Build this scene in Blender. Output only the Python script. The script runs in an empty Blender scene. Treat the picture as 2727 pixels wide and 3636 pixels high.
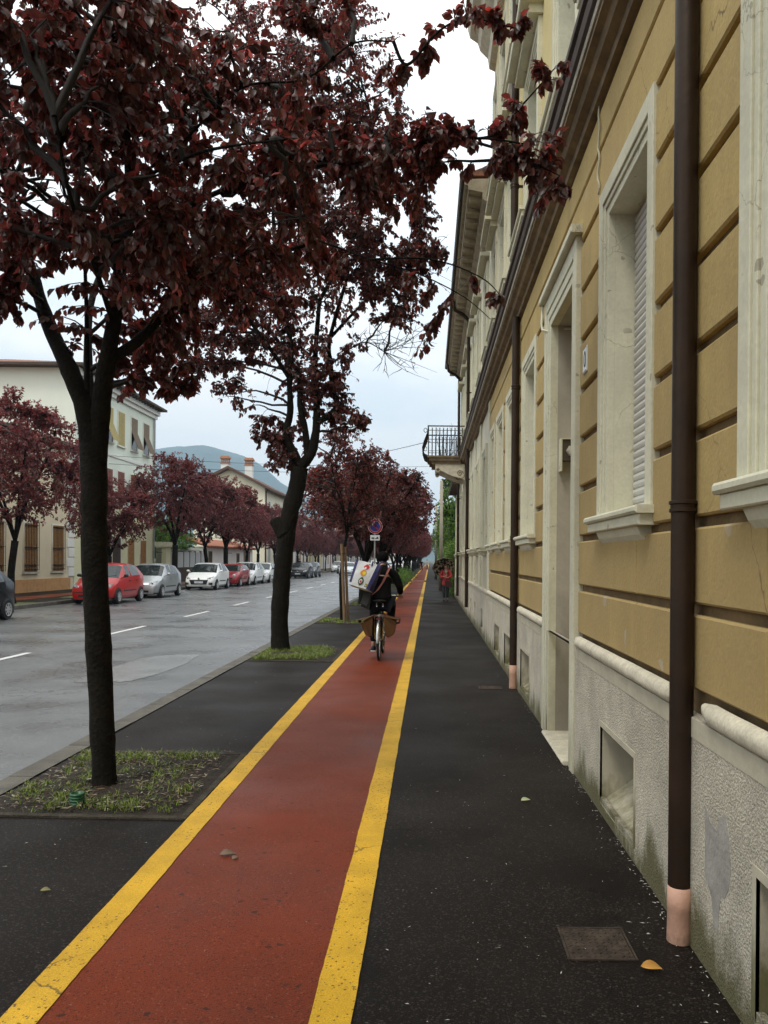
import bpy, bmesh, math, random
import numpy as np
from mathutils import Vector, Matrix, noise
R = math.radians
random.seed(7); rng = np.random.default_rng(7)
sc = bpy.context.scene
COL = sc.collection
F0 = 1736.0; CX, CY = 928.0, 1210.0; EYE = 1.65; ROLL = 0.0087
RT = Vector((math.cos(ROLL), 0, math.sin(ROLL))); UP = Vector((-math.sin(ROLL), 0, math.cos(ROLL))); FW = Vector((0, 1, 0))
def at(px, py, d):                      # a point seen at (px,py) of the photograph, d metres up the street
    v = RT*((px-CX)/F0) + UP*((CY-py)/F0) + FW
    return Vector((0, 0, EYE)) + v*d

# ------------------------------------------------------------------ materials
MATS = {}
def mat(name, col, rough=.7, var=.25, scale=3.0, bump=0.0, bscale=60.0, metal=0.0, spec=.5, col2=None, coord='world', dist=.01, fine=0.0, rvar=0.0, coat=0.0, detail=6):
    m = bpy.data.materials.new(name); m.use_nodes = True
    nt = m.node_tree; N = nt.nodes; L = nt.links
    b = N['Principled BSDF']
    b.inputs['Roughness'].default_value = rough; b.inputs['Metallic'].default_value = metal
    b.inputs['Specular IOR Level'].default_value = spec
    b.inputs['Coat Weight'].default_value = coat
    if coord == 'world':
        g = N.new('ShaderNodeNewGeometry'); co = g.outputs['Position']
    else:
        g = N.new('ShaderNodeTexCoord'); co = g.outputs['Object']
    n = N.new('ShaderNodeTexNoise'); n.inputs['Scale'].default_value = scale; n.inputs['Detail'].default_value = detail; n.inputs['Roughness'].default_value = .65
    L.new(co, n.inputs['Vector'])
    r = N.new('ShaderNodeValToRGB')
    c1 = [max(0, c*(1-var)) for c in col]; c2 = [min(1, c*(1+var)) for c in col] if col2 is None else col2
    r.color_ramp.elements[0].position = .3; r.color_ramp.elements[1].position = .72
    r.color_ramp.elements[0].color = (*c1, 1); r.color_ramp.elements[1].color = (*c2, 1)
    L.new(n.outputs['Fac'], r.inputs['Fac']); out = r.outputs['Color']
    if fine > 0:
        n3 = N.new('ShaderNodeTexNoise'); n3.inputs['Scale'].default_value = bscale*1.7; n3.inputs['Detail'].default_value = 3
        L.new(co, n3.inputs['Vector'])
        mr = N.new('ShaderNodeMapRange'); mr.inputs['From Min'].default_value = .3; mr.inputs['From Max'].default_value = .7
        mr.inputs['To Min'].default_value = 1-fine; mr.inputs['To Max'].default_value = 1+fine
        L.new(n3.outputs['Fac'], mr.inputs['Value'])
        mx = N.new('ShaderNodeVectorMath'); mx.operation = 'SCALE'
        L.new(out, mx.inputs[0]); L.new(mr.outputs['Result'], mx.inputs['Scale']); out = mx.outputs['Vector']
    L.new(out, b.inputs['Base Color'])
    if rvar > 0:
        n4 = N.new('ShaderNodeTexNoise'); n4.inputs['Scale'].default_value = .8; n4.inputs['Detail'].default_value = 5
        L.new(co, n4.inputs['Vector'])
        m4 = N.new('ShaderNodeMapRange'); m4.inputs['From Min'].default_value = .35; m4.inputs['From Max'].default_value = .65
        m4.inputs['To Min'].default_value = rough-rvar; m4.inputs['To Max'].default_value = rough+rvar
        L.new(n4.outputs['Fac'], m4.inputs['Value']); L.new(m4.outputs['Result'], b.inputs['Roughness'])
    if bump > 0:
        n2 = N.new('ShaderNodeTexNoise'); n2.inputs['Scale'].default_value = bscale; n2.inputs['Detail'].default_value = 4
        L.new(co, n2.inputs['Vector'])
        bp = N.new('ShaderNodeBump'); bp.inputs['Strength'].default_value = bump; bp.inputs['Distance'].default_value = dist
        L.new(n2.outputs['Fac'], bp.inputs['Height']); L.new(bp.outputs['Normal'], b.inputs['Normal'])
    MATS[name] = m
    return m
def stain(m, col, zlo, zhi, scale=2.5, amount=.8, stretch=(1, 1, .35), thr=.5):   # moss / damp / dirt of its own irregular shape
    nt = m.node_tree; N = nt.nodes; L = nt.links; b = N['Principled BSDF']
    src = b.inputs['Base Color'].links[0].from_socket
    g = N.new('ShaderNodeNewGeometry'); sep = N.new('ShaderNodeSeparateXYZ'); L.new(g.outputs['Position'], sep.inputs[0])
    mp = N.new('ShaderNodeVectorMath'); mp.operation = 'MULTIPLY'; mp.inputs[1].default_value = stretch; L.new(g.outputs['Position'], mp.inputs[0])
    n = N.new('ShaderNodeTexNoise'); n.inputs['Scale'].default_value = scale; n.inputs['Detail'].default_value = 8; n.inputs['Roughness'].default_value = .7
    L.new(mp.outputs[0], n.inputs['Vector'])
    mr = N.new('ShaderNodeMapRange'); mr.inputs['From Min'].default_value = zlo; mr.inputs['From Max'].default_value = zhi
    mr.inputs['To Min'].default_value = .45; mr.inputs['To Max'].default_value = -.3
    L.new(sep.outputs['Z'], mr.inputs['Value'])
    ad = N.new('ShaderNodeMath'); ad.operation = 'ADD'; L.new(n.outputs['Fac'], ad.inputs[0]); L.new(mr.outputs['Result'], ad.inputs[1])
    m2 = N.new('ShaderNodeMapRange'); m2.inputs['From Min'].default_value = thr; m2.inputs['From Max'].default_value = thr+.22; m2.inputs['To Max'].default_value = amount
    L.new(ad.outputs[0], m2.inputs['Value'])
    mix = N.new('ShaderNodeMix'); mix.data_type = 'RGBA'
    L.new(m2.outputs['Result'], mix.inputs['Factor']); L.new(src, mix.inputs['A']); mix.inputs['B'].default_value = (*col, 1)
    L.new(mix.outputs['Result'], b.inputs['Base Color'])

def overlay(m, kind, col, scale, w=.02, amount=.8, mask_scale=.6, mask_thr=.5, stretch=(1, 1, 1)):
    # thin cracks (edges of distorted cells) or single aggregate stones, present only where a broad noise allows them
    nt = m.node_tree; N = nt.nodes; L = nt.links; b = N['Principled BSDF']; src = b.inputs['Base Color'].links[0].from_socket
    g = N.new('ShaderNodeNewGeometry'); mp = N.new('ShaderNodeVectorMath'); mp.operation = 'MULTIPLY'; mp.inputs[1].default_value = stretch; L.new(g.outputs['Position'], mp.inputs[0]); co = mp.outputs[0]
    v = N.new('ShaderNodeTexVoronoi'); v.inputs['Scale'].default_value = scale
    mr = N.new('ShaderNodeMapRange')
    if kind == 'crack':
        nz = N.new('ShaderNodeTexNoise'); nz.inputs['Scale'].default_value = scale*2.5; nz.inputs['Detail'].default_value = 5; L.new(co, nz.inputs['Vector'])
        sc = N.new('ShaderNodeVectorMath'); sc.operation = 'SCALE'; sc.inputs['Scale'].default_value = .55/scale; L.new(nz.outputs['Color'], sc.inputs[0])
        ad = N.new('ShaderNodeVectorMath'); L.new(co, ad.inputs[0]); L.new(sc.outputs[0], ad.inputs[1]); L.new(ad.outputs[0], v.inputs['Vector'])
        v.feature = 'DISTANCE_TO_EDGE'; L.new(v.outputs['Distance'], mr.inputs['Value']); mr.inputs['From Min'].default_value = w; mr.inputs['From Max'].default_value = w*.3
    else:
        L.new(co, v.inputs['Vector']); wn = N.new('ShaderNodeSeparateColor'); L.new(v.outputs['Color'], wn.inputs[0]); L.new(wn.outputs[0], mr.inputs['Value']); mr.inputs['From Min'].default_value = 1-w; mr.inputs['From Max'].default_value = 1-w*.6
    n = N.new('ShaderNodeTexNoise'); n.inputs['Scale'].default_value = mask_scale; n.inputs['Detail'].default_value = 4; L.new(co, n.inputs['Vector'])
    m2 = N.new('ShaderNodeMapRange'); m2.inputs['From Min'].default_value = mask_thr; m2.inputs['From Max'].default_value = mask_thr+.06; m2.inputs['To Max'].default_value = amount; L.new(n.outputs['Fac'], m2.inputs['Value'])
    mu = N.new('ShaderNodeMath'); mu.operation = 'MULTIPLY'; L.new(mr.outputs['Result'], mu.inputs[0]); L.new(m2.outputs['Result'], mu.inputs[1])
    mix = N.new('ShaderNodeMix'); mix.data_type = 'RGBA'; L.new(mu.outputs[0], mix.inputs['Factor']); L.new(src, mix.inputs['A']); mix.inputs['B'].default_value = (*col, 1); L.new(mix.outputs['Result'], b.inputs['Base Color'])
asphalt = mat('asphalt_pavement', (.0108, .0084, .0070), .58, .38, .9, .5, 160, spec=.12, fine=.75, rvar=.07, dist=.004)
overlay(asphalt, 'stone', (.045, .036, .030), 140, .16, .8, .9, .38); overlay(asphalt, 'stone', (.10, .088, .075), 120, .006, .8, .9, .3); overlay(asphalt, 'crack', (.002, .002, .002), .55, .006, .9, .35, .52)
asphalt.node_tree.nodes['Principled BSDF'].inputs['Specular Tint'].default_value = (1, .86, .74, 1)
road_m = mat('asphalt_road', (.115, .118, .120), .34, .45, .35, .5, 120, spec=.5, fine=.5, rvar=.12, dist=.004)
overlay(road_m, 'stone', (.26, .26, .25), 60, .1, .6, .8, .42); overlay(road_m, 'crack', (.03, .03, .03), 1.1, .012, .8, .25, .50); overlay(road_m, 'crack', (.035, .033, .03), .35, .006, .8, .2, .45)
patch_m = mat('wet_patch_sheen', (.24, .25, .25), .18, .3, 1.5, .3, 120, fine=.2)  # bright sheen of the wet patch put into a pale base colour
red_m = mat('red_lane_paint', (.172, .0285, .0075), .46, .2, 1.1, .45, 150, spec=.15, fine=.5, rvar=.09, dist=.004)
red_m.node_tree.nodes['Principled BSDF'].inputs['Specular Tint'].default_value = (1, .72, .60, 1)
overlay(red_m, 'stone', (.07, .014, .006), 150, .14, .8, .9, .36); overlay(red_m, 'stone', (.28, .08, .04), 140, .04, .6, .9, .36); overlay(red_m, 'stone', (.03, .012, .008), 45, .006, .8, .9, .36); overlay(red_m, 'crack', (.03, .01, .006), .6, .005, .8, .4, .54)
yel_m = mat('yellow_paint', (.66, .38, .020), .55, .2, 3, .4, 190, spec=.25, fine=.3, dist=.004)
overlay(yel_m, 'stone', (.12, .07, .02), 120, .05, .9, 1.2, .42); overlay(yel_m, 'crack', (.10, .06, .02), 1.6, .012, .8, .8, .55)
white_m = mat('white_road_paint', (.6, .6, .58), .6, .2, 8, .3, 100)
edge_m = mat('old_concrete_edging', (.055, .047, .034), .85, .5, 7, .6, 60, fine=.5, spec=.2)
kerb_m = mat('kerb_stone', (.12, .11, .09), .7, .4, 4, .5, 90, fine=.35, spec=.3)
soil_m = mat('soil', (.026, .018, .011), .95, .5, 12, 1.0, 60, fine=.5, dist=.02)
ground_m = mat('ground_far', (.08, .085, .05), .95, .3, .05)
ochre = mat('ochre_plaster', (.49, .355, .135), .85, .15, 1.5, .5, 38, fine=.07, dist=.006)
overlay(ochre, 'crack', (.14, .09, .04), .9, .004, .85, .5, .54, (1, 1, .6)); overlay(ochre, 'stone', (.55, .50, .42), 9, .006, .8, .7, .4)
groove_m = mat('groove_shade_ochre', (.15, .098, .042), .95, .4, 2.5, .4, 40)  # recess shade of the block grooves put into a darker ochre
stain(ochre, (.27, .19, .085), 1.0, 9.0, 1.6, .45, (1, 1, .2), .62)
ochre_up = mat('pale_ochre_plaster', (.60, .49, .23), .85, .1, 2, .3, 45, dist=.004)
trim = mat('cream_trim', (.62, .60, .45), .75, .1, 4, .45, 26, dist=.006, fine=.05)
overlay(trim, 'crack', (.25, .22, .15), 1.8, .006, .7, .8, .55); overlay(trim, 'stone', (.28, .25, .18), 30, .008, .7, .9, .4)
stain(trim, (.33, .29, .19), -.3, 1.6, 3, .6, (1, 1, .3), .62)
stucco = mat('rough_stucco', (.57, .52, .41), .95, .2, 3, 1.0, 95, fine=.42, dist=.02)
stain(stucco, (.095, .085, .022), -.1, .55, 3.2, .9, (1, 1, .5), .54)
smooth_pl = mat('smooth_plinth', (.48, .44, .33), .85, .15, 5, .3, 30)
stain(smooth_pl, (.11, .10, .03), -.1, .62, 2.9, .9, (1, 1, .5), .52)
stone = mat('weathered_stone', (.60, .55, .42), .75, .2, 9, .6, 40, dist=.006, fine=.12)
eave_st = mat('eave_stone', (.34, .29, .20), .85, .3, 5, .5, 30)
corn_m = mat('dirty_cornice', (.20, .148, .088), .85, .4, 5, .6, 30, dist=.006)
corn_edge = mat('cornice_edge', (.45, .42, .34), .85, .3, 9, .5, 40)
brown_pipe = mat('brown_copper', (.025, .0145, .0095), .45, .4, 3, .25, 20, metal=.2, spec=.35)
overlay(brown_pipe, 'stone', (.30, .24, .17), 45, .004, .8, 1.5, .45, (1, 1, .3)); brown_pipe.node_tree.nodes['Principled BSDF'].inputs['Specular Tint'].default_value = (1, .85, .7, 1)
pink_foot = mat('terracotta_pvc', (.52, .30, .21), .6, .2, 6, .3, 60); stain(pink_foot, (.12, .08, .05), -.05, .16, 9, .8, (1, 1, .6), .6)
cream_b = mat('cream_plaster', (.68, .64, .50), .85, .14, 1.4, .3, 40)
stain(cream_b, (.30, .27, .17), 0.2, 5.5, 1.8, .6, (1, 1, .15), .58)
white_b = mat('white_plaster', (.72, .71, .60), .85, .12, 1.5, .2, 30)
stain(white_b, (.28, .26, .18), 0, 4.5, 1.6, .6, (1, 1, .15), .56)
plas_l2 = mat('pale_green_plaster', (.70, .76, .66), .85, .05, .6)
plas_l2b = mat('pale_yellow_plaster', (.72, .70, .46), .85, .05, .6)
plas_l1 = mat('beige_plaster', (.66, .57, .40), .85, .08, .7)
orange_pl = mat('orange_plinth', (.50, .27, .11), .9, .2, 4, .3, 20)
plas_l3 = mat('cream_house_plaster', (.74, .70, .55), .85, .06, .7)
plas_w = mat('white_house_plaster', (.74, .74, .70), .85, .06, .7)
plas_y = mat('yellow_house_plaster', (.68, .60, .36), .85, .06, .7)
roof_m = mat('roof_tiles', (.20, .085, .05), .85, .4, 6, .6, 8, fine=.2)
eave_m = mat('eave_wood', (.06, .04, .028), .8, .3, 6)
shut_g = mat('pale_wood_shutter', (.42, .34, .13), .65, .15, 8)
shut_b = mat('brown_shutter', (.17, .12, .07), .65, .2, 8)
shut_r = mat('red_brown_shutter', (.20, .06, .035), .65, .2, 8)
shut_o = mat('orange_wood_shutter', (.36, .18, .05), .6, .25, 8)
shut_grey = mat('grey_shutter', (.42, .43, .42), .5, .08, 8)
roller = mat('roller_shutter_slats', (.62, .61, .58), .45, .06, 6)
dark_in = mat('dark_interior', (.015, .014, .013), .8)
glass_w = mat('window_glass', (.03, .035, .04), .08, .1, 2, spec=.8)
iron = mat('black_iron', (.018, .015, .013), .5, .2, 20, metal=.4)
metal_g = mat('grey_metal', (.32, .33, .33), .4, .1, 10, metal=.7)
galv = mat('drain_cover_metal', (.060, .045, .033), .7, .5, 14, .5, 60, metal=.1, spec=.2)
wood_m = mat('stake_wood', (.20, .125, .065), .8, .25, 8, .4, 30, coord='object')
bark = mat('dark_bark', (.0092, .0074, .0045), .95, .6, 9, .9, 34, coord='object', spec=.2, dist=.02, fine=.4, detail=8)
twig_m = mat('twig_bark', (.014, .010, .008), .85, .3, 8, coord='object')
brick = mat('chimney_brick', (.42, .20, .11), .9, .3, 9)
paper = mat('litter_white', (.55, .54, .48), .7, .25, 20)
pole_m = mat('concrete_pole', (.30, .27, .2), .8, .15, 5)
green_pl = mat('green_corrugated', (.012, .085, .03), .4, .15, 12, coord='object')
skin_m = mat('skin', (.50, .30, .22), .5, .06, 10, coord='object')
black_cl = mat('black_cloth', (.006, .0055, .0055), .9, .3, 12, .3, 90, spec=.12, coord='object')
dark_cl = mat('dark_trousers', (.008, .0075, .010), .9, .3, 12, .3, 90, spec=.12, coord='object')
knit = mat('black_knit', (.005, .0045, .0045), .95, .3, 30, .7, 90, spec=.08, coord='object')
leather = mat('brown_leather', (.085, .038, .011), .6, .35, 9, .3, 40, spec=.2, coord='object')
bag_w = mat('bag_white', (.70, .72, .74), .45, .06, 12, .5, 14, coord='object', dist=.02)
bag_n = mat('bag_navy', (.03, .03, .12), .35, .4, 22, .6, 20, coord='object', dist=.02)
strap_m = mat('strap_red_brown', (.30, .09, .06), .6, .12, 15, coord='object')
bag_k = mat('black_leather', (.010, .009, .006), .5, .2, 10, spec=.25, coord='object')
coat_red = mat('red_coat', (.46, .045, .055), .8, .14, 10, coord='object')
jean = mat('dark_jeans', (.03, .035, .05), .8, .35, 8, coord='object')
hair_b = mat('brown_hair', (.20, .10, .045), .6, .25, 30, coord='object')
scarf_m = mat('patterned_scarf', (.03, .025, .02), .9, .2, 30, col2=(.55, .45, .33), coord='object')
tyre_m = mat('tyre_rubber', (.012, .012, .012), .7, .2, 20, coord='object')
chrome = mat('bright_metal', (.55, .55, .54), .22, .05, 9, metal=.9, coord='object')
rim_m = mat('rim_silver', (.62, .62, .63), .35, .05, 9, metal=.6, coord='object')
plast = mat('black_plastic', (.012, .012, .013), .45, .2, 20, coord='object')
lamp_m = mat('headlight_glass', (.55, .57, .58), .1, .2, 30, coord='object', spec=.8, coat=1)
plate_m = mat('white_enamel', (.75, .77, .78), .3, .03, 9)
ink = mat('dark_ink', (.03, .05, .045), .6, .05, 9)
blue_ink = mat('sign_blue', (.02, .03, .22), .4, .05, 9)
red_ink = mat('sign_red', (.42, .01, .02), .4, .05, 9)
pr = mat('print_red', (.55, .03, .03), .5, .2, 40, coord='object'); po = mat('print_orange', (.70, .30, .03), .5, .2, 40, coord='object')
pg = mat('print_green', (.03, .09, .02), .5, .2, 40, coord='object'); py_ = mat('print_yellow', (.75, .65, .05), .5, .1, 40, coord='object')
def carpaint(n, c, metal=0.0): return mat('car_paint_'+n, c, .32, .03, 2, metal=metal, spec=.35, coat=.35, coord='object')
p_red = carpaint('red', (.52, .015, .015)); p_silver = carpaint('silver', (.42, .44, .45), .5); p_white = carpaint('white', (.78, .79, .78))
p_black = mat('car_paint_black', (.008, .008, .010), .25, .03, 2, spec=.3, coord='object'); p_dred = carpaint('dark_red', (.30, .012, .02)); p_grey = carpaint('dark_grey', (.05, .055, .06)); p_lsil = carpaint('light_silver', (.5, .55, .6), .4)
carglass = mat('car_glass', (.022, .030, .030), .06, .5, 3, spec=.6, coord='object')

def leafmat(name, stops, trans, tfac=.3, rough=.42, var=0.0):
    m = bpy.data.materials.new(name); m.use_nodes = True
    nt = m.node_tree; N = nt.nodes; L = nt.links; b = N['Principled BSDF']; out = N['Material Output']
    g = N.new('ShaderNodeNewGeometry'); r = N.new('ShaderNodeValToRGB')
    els = r.color_ramp.elements
    els[0].position = 0; els[0].color = (*stops[0][1], 1); els[1].position = 1; els[1].color = (*stops[-1][1], 1)
    for p, c in stops[1:-1]:
        e = els.new(p); e.color = (*c, 1)
    L.new(g.outputs['Random Per Island'], r.inputs['Fac']); oi = N.new('ShaderNodeObjectInfo'); mo = N.new('ShaderNodeMapRange'); mo.inputs['To Min'].default_value = 1-var; mo.inputs['To Max'].default_value = 1+var; L.new(oi.outputs['Random'], mo.inputs['Value'])
    vs2 = N.new('ShaderNodeVectorMath'); vs2.operation = 'SCALE'; L.new(r.outputs['Color'], vs2.inputs[0]); L.new(mo.outputs['Result'], vs2.inputs['Scale']); L.new(vs2.outputs[0], b.inputs['Base Color'])
    b.inputs['Roughness'].default_value = rough; b.inputs['Specular IOR Level'].default_value = .45
    t = N.new('ShaderNodeBsdfTranslucent')
    vm = N.new('ShaderNodeVectorMath'); vm.operation = 'MULTIPLY'; vm.inputs[1].default_value = trans
    L.new(vs2.outputs[0], vm.inputs[0]); L.new(vm.outputs[0], t.inputs['Color'])
    mx = N.new('ShaderNodeMixShader'); mx.inputs[0].default_value = tfac
    L.new(b.outputs[0], mx.inputs[1]); L.new(t.outputs[0], mx.inputs[2]); L.new(mx.outputs[0], out.inputs['Surface'])
    return m
leaf_p = leafmat('purple_leaves', [(0, (.050, .034, .024)), (.3, (.056, .030, .022)), (.55, (.092, .040, .036)), (.75, (.088, .055, .038)), (.88, (.135, .048, .044)), (.95, (.25, .15, .135)), (1, (.24, .06, .042))], (3.4, 1.3, 1.3), .36, .34)
leaf_f = leafmat('plum_leaves_far', [(0, (.068, .024, .022)), (.5, (.105, .034, .033)), (.85, (.155, .056, .052)), (1, (.25, .085, .055))], (2.2, 1.1, 1.2), .34, .45, .25)
leaf_g = leafmat('green_leaves', [(0, (.05, .10, .02)), (.6, (.10, .18, .03)), (1, (.17, .25, .05))], (1.6, 1.8, 1), .35, .5)
grass_m = leafmat('grass_blades', [(0, (.07, .10, .015)), (.55, (.16, .23, .03)), (.85, (.27, .33, .06)), (1, (.40, .36, .18))], (1.3, 1.5, 1), .3, .5)

# ------------------------------------------------------------------ mesh builder
ORG = {}
class MB:
    def __init__(s): s.v = []; s.f = []; s.m = []; s.cm = 0
    def add(s, vs, fs):
        o = len(s.v); s.v.extend([tuple(p) for p in vs]); s.f.extend([tuple(o+i for i in f) for f in fs]); s.m.extend([s.cm]*len(fs)); return s
    def quad(s, a, b, c, d): return s.add([a, b, c, d], [(0, 1, 2, 3)])
    def box(s, x0, x1, y0, y1, z0, z1):
        return s.add([(x0,y0,z0),(x1,y0,z0),(x1,y1,z0),(x0,y1,z0),(x0,y0,z1),(x1,y0,z1),(x1,y1,z1),(x0,y1,z1)],
                     [(0,3,2,1),(4,5,6,7),(0,1,5,4),(1,2,6,5),(2,3,7,6),(3,0,4,7)])
    def cbox(s, x0, x1, y0, y1, z0, z1, c=.01, face='-x'):      # block whose street face has chamfered edges
        if face == '-x': xi, xo = x1, x0
        else: xi, xo = x0, x1
        sgn = 1 if xo < xi else -1
        a = [(xi,y0,z0),(xi,y1,z0),(xi,y1,z1),(xi,y0,z1)]
        b = [(xo+sgn*c,y0,z0),(xo+sgn*c,y1,z0),(xo+sgn*c,y1,z1),(xo+sgn*c,y0,z1)]
        d = [(xo,y0+c,z0+c),(xo,y1-c,z0+c),(xo,y1-c,z1-c),(xo,y0+c,z1-c)]
        fs = []
        for k in range(4):
            n = (k+1) % 4; fs.append((k, n, 4+n, 4+k)); fs.append((4+k, 4+n, 8+n, 8+k))
        fs.append((8, 9, 10, 11))
        return s.add(a+b+d, fs)
    def tube(s, pts, rad, n=8, cap=True):
        pts = [Vector(p) for p in pts]
        if not hasattr(rad, '__len__'): rad = [rad]*len(pts)
        rings = []; prev = None
        for i, p in enumerate(pts):
            t = (pts[min(i+1, len(pts)-1)] - pts[max(i-1, 0)])
            t = t.normalized() if t.length > 1e-9 else Vector((0, 0, 1))
            if prev is None:
                a = Vector((1, 0, 0)) if abs(t.x) < .8 else Vector((0, 1, 0)); u = t.cross(a).normalized()
            else:
                u = (prev - t*prev.dot(t)); u = u.normalized() if u.length > 1e-6 else t.orthogonal().normalized()
            prev = u; w = t.cross(u)
            rings.append([p + (u*math.cos(2*math.pi*k/n) + w*math.sin(2*math.pi*k/n))*rad[i] for k in range(n)])
        vs = [q for r in rings for q in r]; fs = []
        for i in range(len(rings)-1):
            for k in range(n):
                k2 = (k+1) % n; fs.append((i*n+k, i*n+k2, (i+1)*n+k2, (i+1)*n+k))
        if cap: fs.append(tuple(range(n-1, -1, -1))); fs.append(tuple((len(rings)-1)*n+k for k in range(n)))
        return s.add(vs, fs)
    def cyl(s, p0, p1, r, n=16): return s.tube([p0, p1], r, n)
    def lathe(s, prof, c, axis='z', n=20):       # prof: (r, h)
        vs = []; fs = []
        for r, h in prof:
            for k in range(n):
                a = 2*math.pi*k/n; x, y = r*math.cos(a), r*math.sin(a)
                p = (x, y, h) if axis == 'z' else ((h, x, y) if axis == 'x' else (x, h, y))
                vs.append((c[0]+p[0], c[1]+p[1], c[2]+p[2]))
        for i in range(len(prof)-1):
            for k in range(n):
                k2 = (k+1) % n; fs.append((i*n+k, i*n+k2, (i+1)*n+k2, (i+1)*n+k))
        return s.add(vs, fs)
    def extrude_y(s, prof, y0, y1, closed=True): # prof: (x,z)
        n = len(prof); vs = [(x, y0, z) for x, z in prof] + [(x, y1, z) for x, z in prof]
        fs = [(i, (i+1) % n, n+(i+1) % n, n+i) for i in range(n if closed else n-1)]
        if closed: fs += [tuple(range(n-1, -1, -1)), tuple(range(n, 2*n))]
        return s.add(vs, fs)
    def prism(s, poly, off):                     # poly: list of 3d points, off: vector
        n = len(poly); off = Vector(off); a = [Vector(p) for p in poly]; b = [p+off for p in a]
        fs = [(i, (i+1) % n, n+(i+1) % n, n+i) for i in range(n)] + [tuple(range(n-1, -1, -1)), tuple(range(n, 2*n))]
        return s.add(a+b, fs)
    def holed(s, X, y0, y1, z0, z1, holes, depth, sgn=1):   # wall plane with openings and their reveals
        ys = sorted({y0, y1, *[h[0] for h in holes], *[h[1] for h in holes]}); zs = sorted({z0, z1, *[h[2] for h in holes], *[h[3] for h in holes]})
        ys = [y for y in ys if y0 <= y <= y1]; zs = [z for z in zs if z0 <= z <= z1]
        for i in range(len(ys)-1):
            for j in range(len(zs)-1):
                cy, cz = (ys[i]+ys[i+1])/2, (zs[j]+zs[j+1])/2
                if any(h[0] < cy < h[1] and h[2] < cz < h[3] for h in holes): continue
                s.quad((X, ys[i], zs[j]), (X, ys[i+1], zs[j]), (X, ys[i+1], zs[j+1]), (X, ys[i], zs[j+1]))
        D = X + sgn*depth
        for a, b, c, d in holes:
            a, b, c, d = max(a, y0), min(b, y1), max(c, z0), min(d, z1)
            if a >= b or c >= d: continue
            s.quad((X,a,c),(D,a,c),(D,a,d),(X,a,d)); s.quad((X,b,c),(X,b,d),(D,b,d),(D,b,c))
            s.quad((X,a,d),(D,a,d),(D,b,d),(X,b,d)); s.quad((X,a,c),(X,b,c),(D,b,c),(D,a,c))
        return s
    def build(s, name, mats, parent=None, smooth=False, wn=True):
        me = bpy.data.meshes.new(name)
        o = Vector((0, 0, 0))
        if parent is not None: o = ORG.get(parent.name, o)
        me.from_pydata([(x-o.x, y-o.y, z-o.z) for x, y, z in s.v], [], s.f)
        if not isinstance(mats, (list, tuple)): mats = [mats]
        for m in mats: me.materials.append(m)
        if len(mats) > 1: me.polygons.foreach_set('material_index', s.m)
        bm = bmesh.new(); bm.from_mesh(me); bmesh.ops.recalc_face_normals(bm, faces=bm.faces); bm.to_mesh(me); bm.free()
        if smooth: me.polygons.foreach_set('use_smooth', [True]*len(me.polygons)); 
        me.update()
        ob = bpy.data.objects.new(name, me); COL.objects.link(ob)
        if smooth == 'auto': 
            me.set_sharp_from_angle(angle=R(35))
        if parent is not None: ob.parent = parent; ORG[ob.name] = o
        return ob
def tag(o, label=None, cat=None, group=None, kind=None):
    if label: o['label'] = label
    if cat: o['category'] = cat
    if group: o['group'] = group
    if kind: o['kind'] = kind
    return o
def empty(name, loc, label, cat, group=None):
    e = bpy.data.objects.new(name, None); e.empty_display_size = .2; COL.objects.link(e); e.location = loc; ORG[e.name] = Vector(loc)
    return tag(e, label, cat, group)
def struct(name, mb, m, label, cat=None, kind='structure', smooth=False):
    o = mb.build(name, m, None, smooth); tag(o, label, cat or name.replace('_', ' '), None, kind); return o
def children(o): return [c for c in bpy.data.objects if c.parent == o]
def copy_tree(o, parent=None):
    c = o.copy(); COL.objects.link(c); c.parent = parent
    if 'label' in c and parent is None: pass
    for ch in KIDS.get(o.name, []): copy_tree(ch, c)
    return c
KIDS = {}
def index_kids():
    KIDS.clear()
    for o in bpy.data.objects:
        if o.parent: KIDS.setdefault(o.parent.name, []).append(o)
def textmesh(txt, size, name, m, parent, mw, ext=.001):
    cu = bpy.data.curves.new('t', 'FONT'); cu.body = txt; cu.size = size; cu.extrude = ext; cu.align_x = 'CENTER'; cu.align_y = 'CENTER'
    to = bpy.data.objects.new('t', cu); COL.objects.link(to)
    bpy.context.view_layer.update()
    me = bpy.data.meshes.new_from_object(to); bpy.data.objects.remove(to)
    me.name = name; me.materials.clear(); me.materials.append(m)
    me.transform(mw)
    o = ORG.get(parent.name, Vector((0,0,0))); me.transform(Matrix.Translation(-o))
    ob = bpy.data.objects.new(name, me); COL.objects.link(ob); ob.parent = parent; ORG[ob.name] = o
    return ob

# ------------------------------------------------------------------ ground, road, pavement
def sheet(x0, x1, y0, y1, z, ystep=None):
    mb = MB()
    if ystep is None: mb.quad((x0,y0,z),(x1,y0,z),(x1,y1,z),(x0,y1,z))
    return mb
struct('ground', sheet(-3000, 3000, -60, 3400, -.16), ground_m, 'flat earth under the whole street')
struct('road', sheet(-13.8, -3.12, -25, 420, -.12), road_m, 'worn damp grey asphalt road with dashed centre line')
mb = MB(); pc = Vector((-4.6, 13.0, -.116)); pv = []
for k in range(90):
    a = 2*math.pi*k/90; q = 1+.16*noise.noise(Vector((math.cos(a)*1.6, math.sin(a)*1.6, 4)))+.05*noise.noise(Vector((math.cos(a)*9, math.sin(a)*9, 2)))
    ca, sa = math.cos(a), math.sin(a); pv.append(pc+Vector((.48*q*math.copysign(abs(ca)**.6, ca)+.10*sa, 1.75*q*math.copysign(abs(sa)**.6, sa), 0)))
mb.add([pc]+pv, [(0, k+1, (k+1) % 90+1) for k in range(90)])
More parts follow.
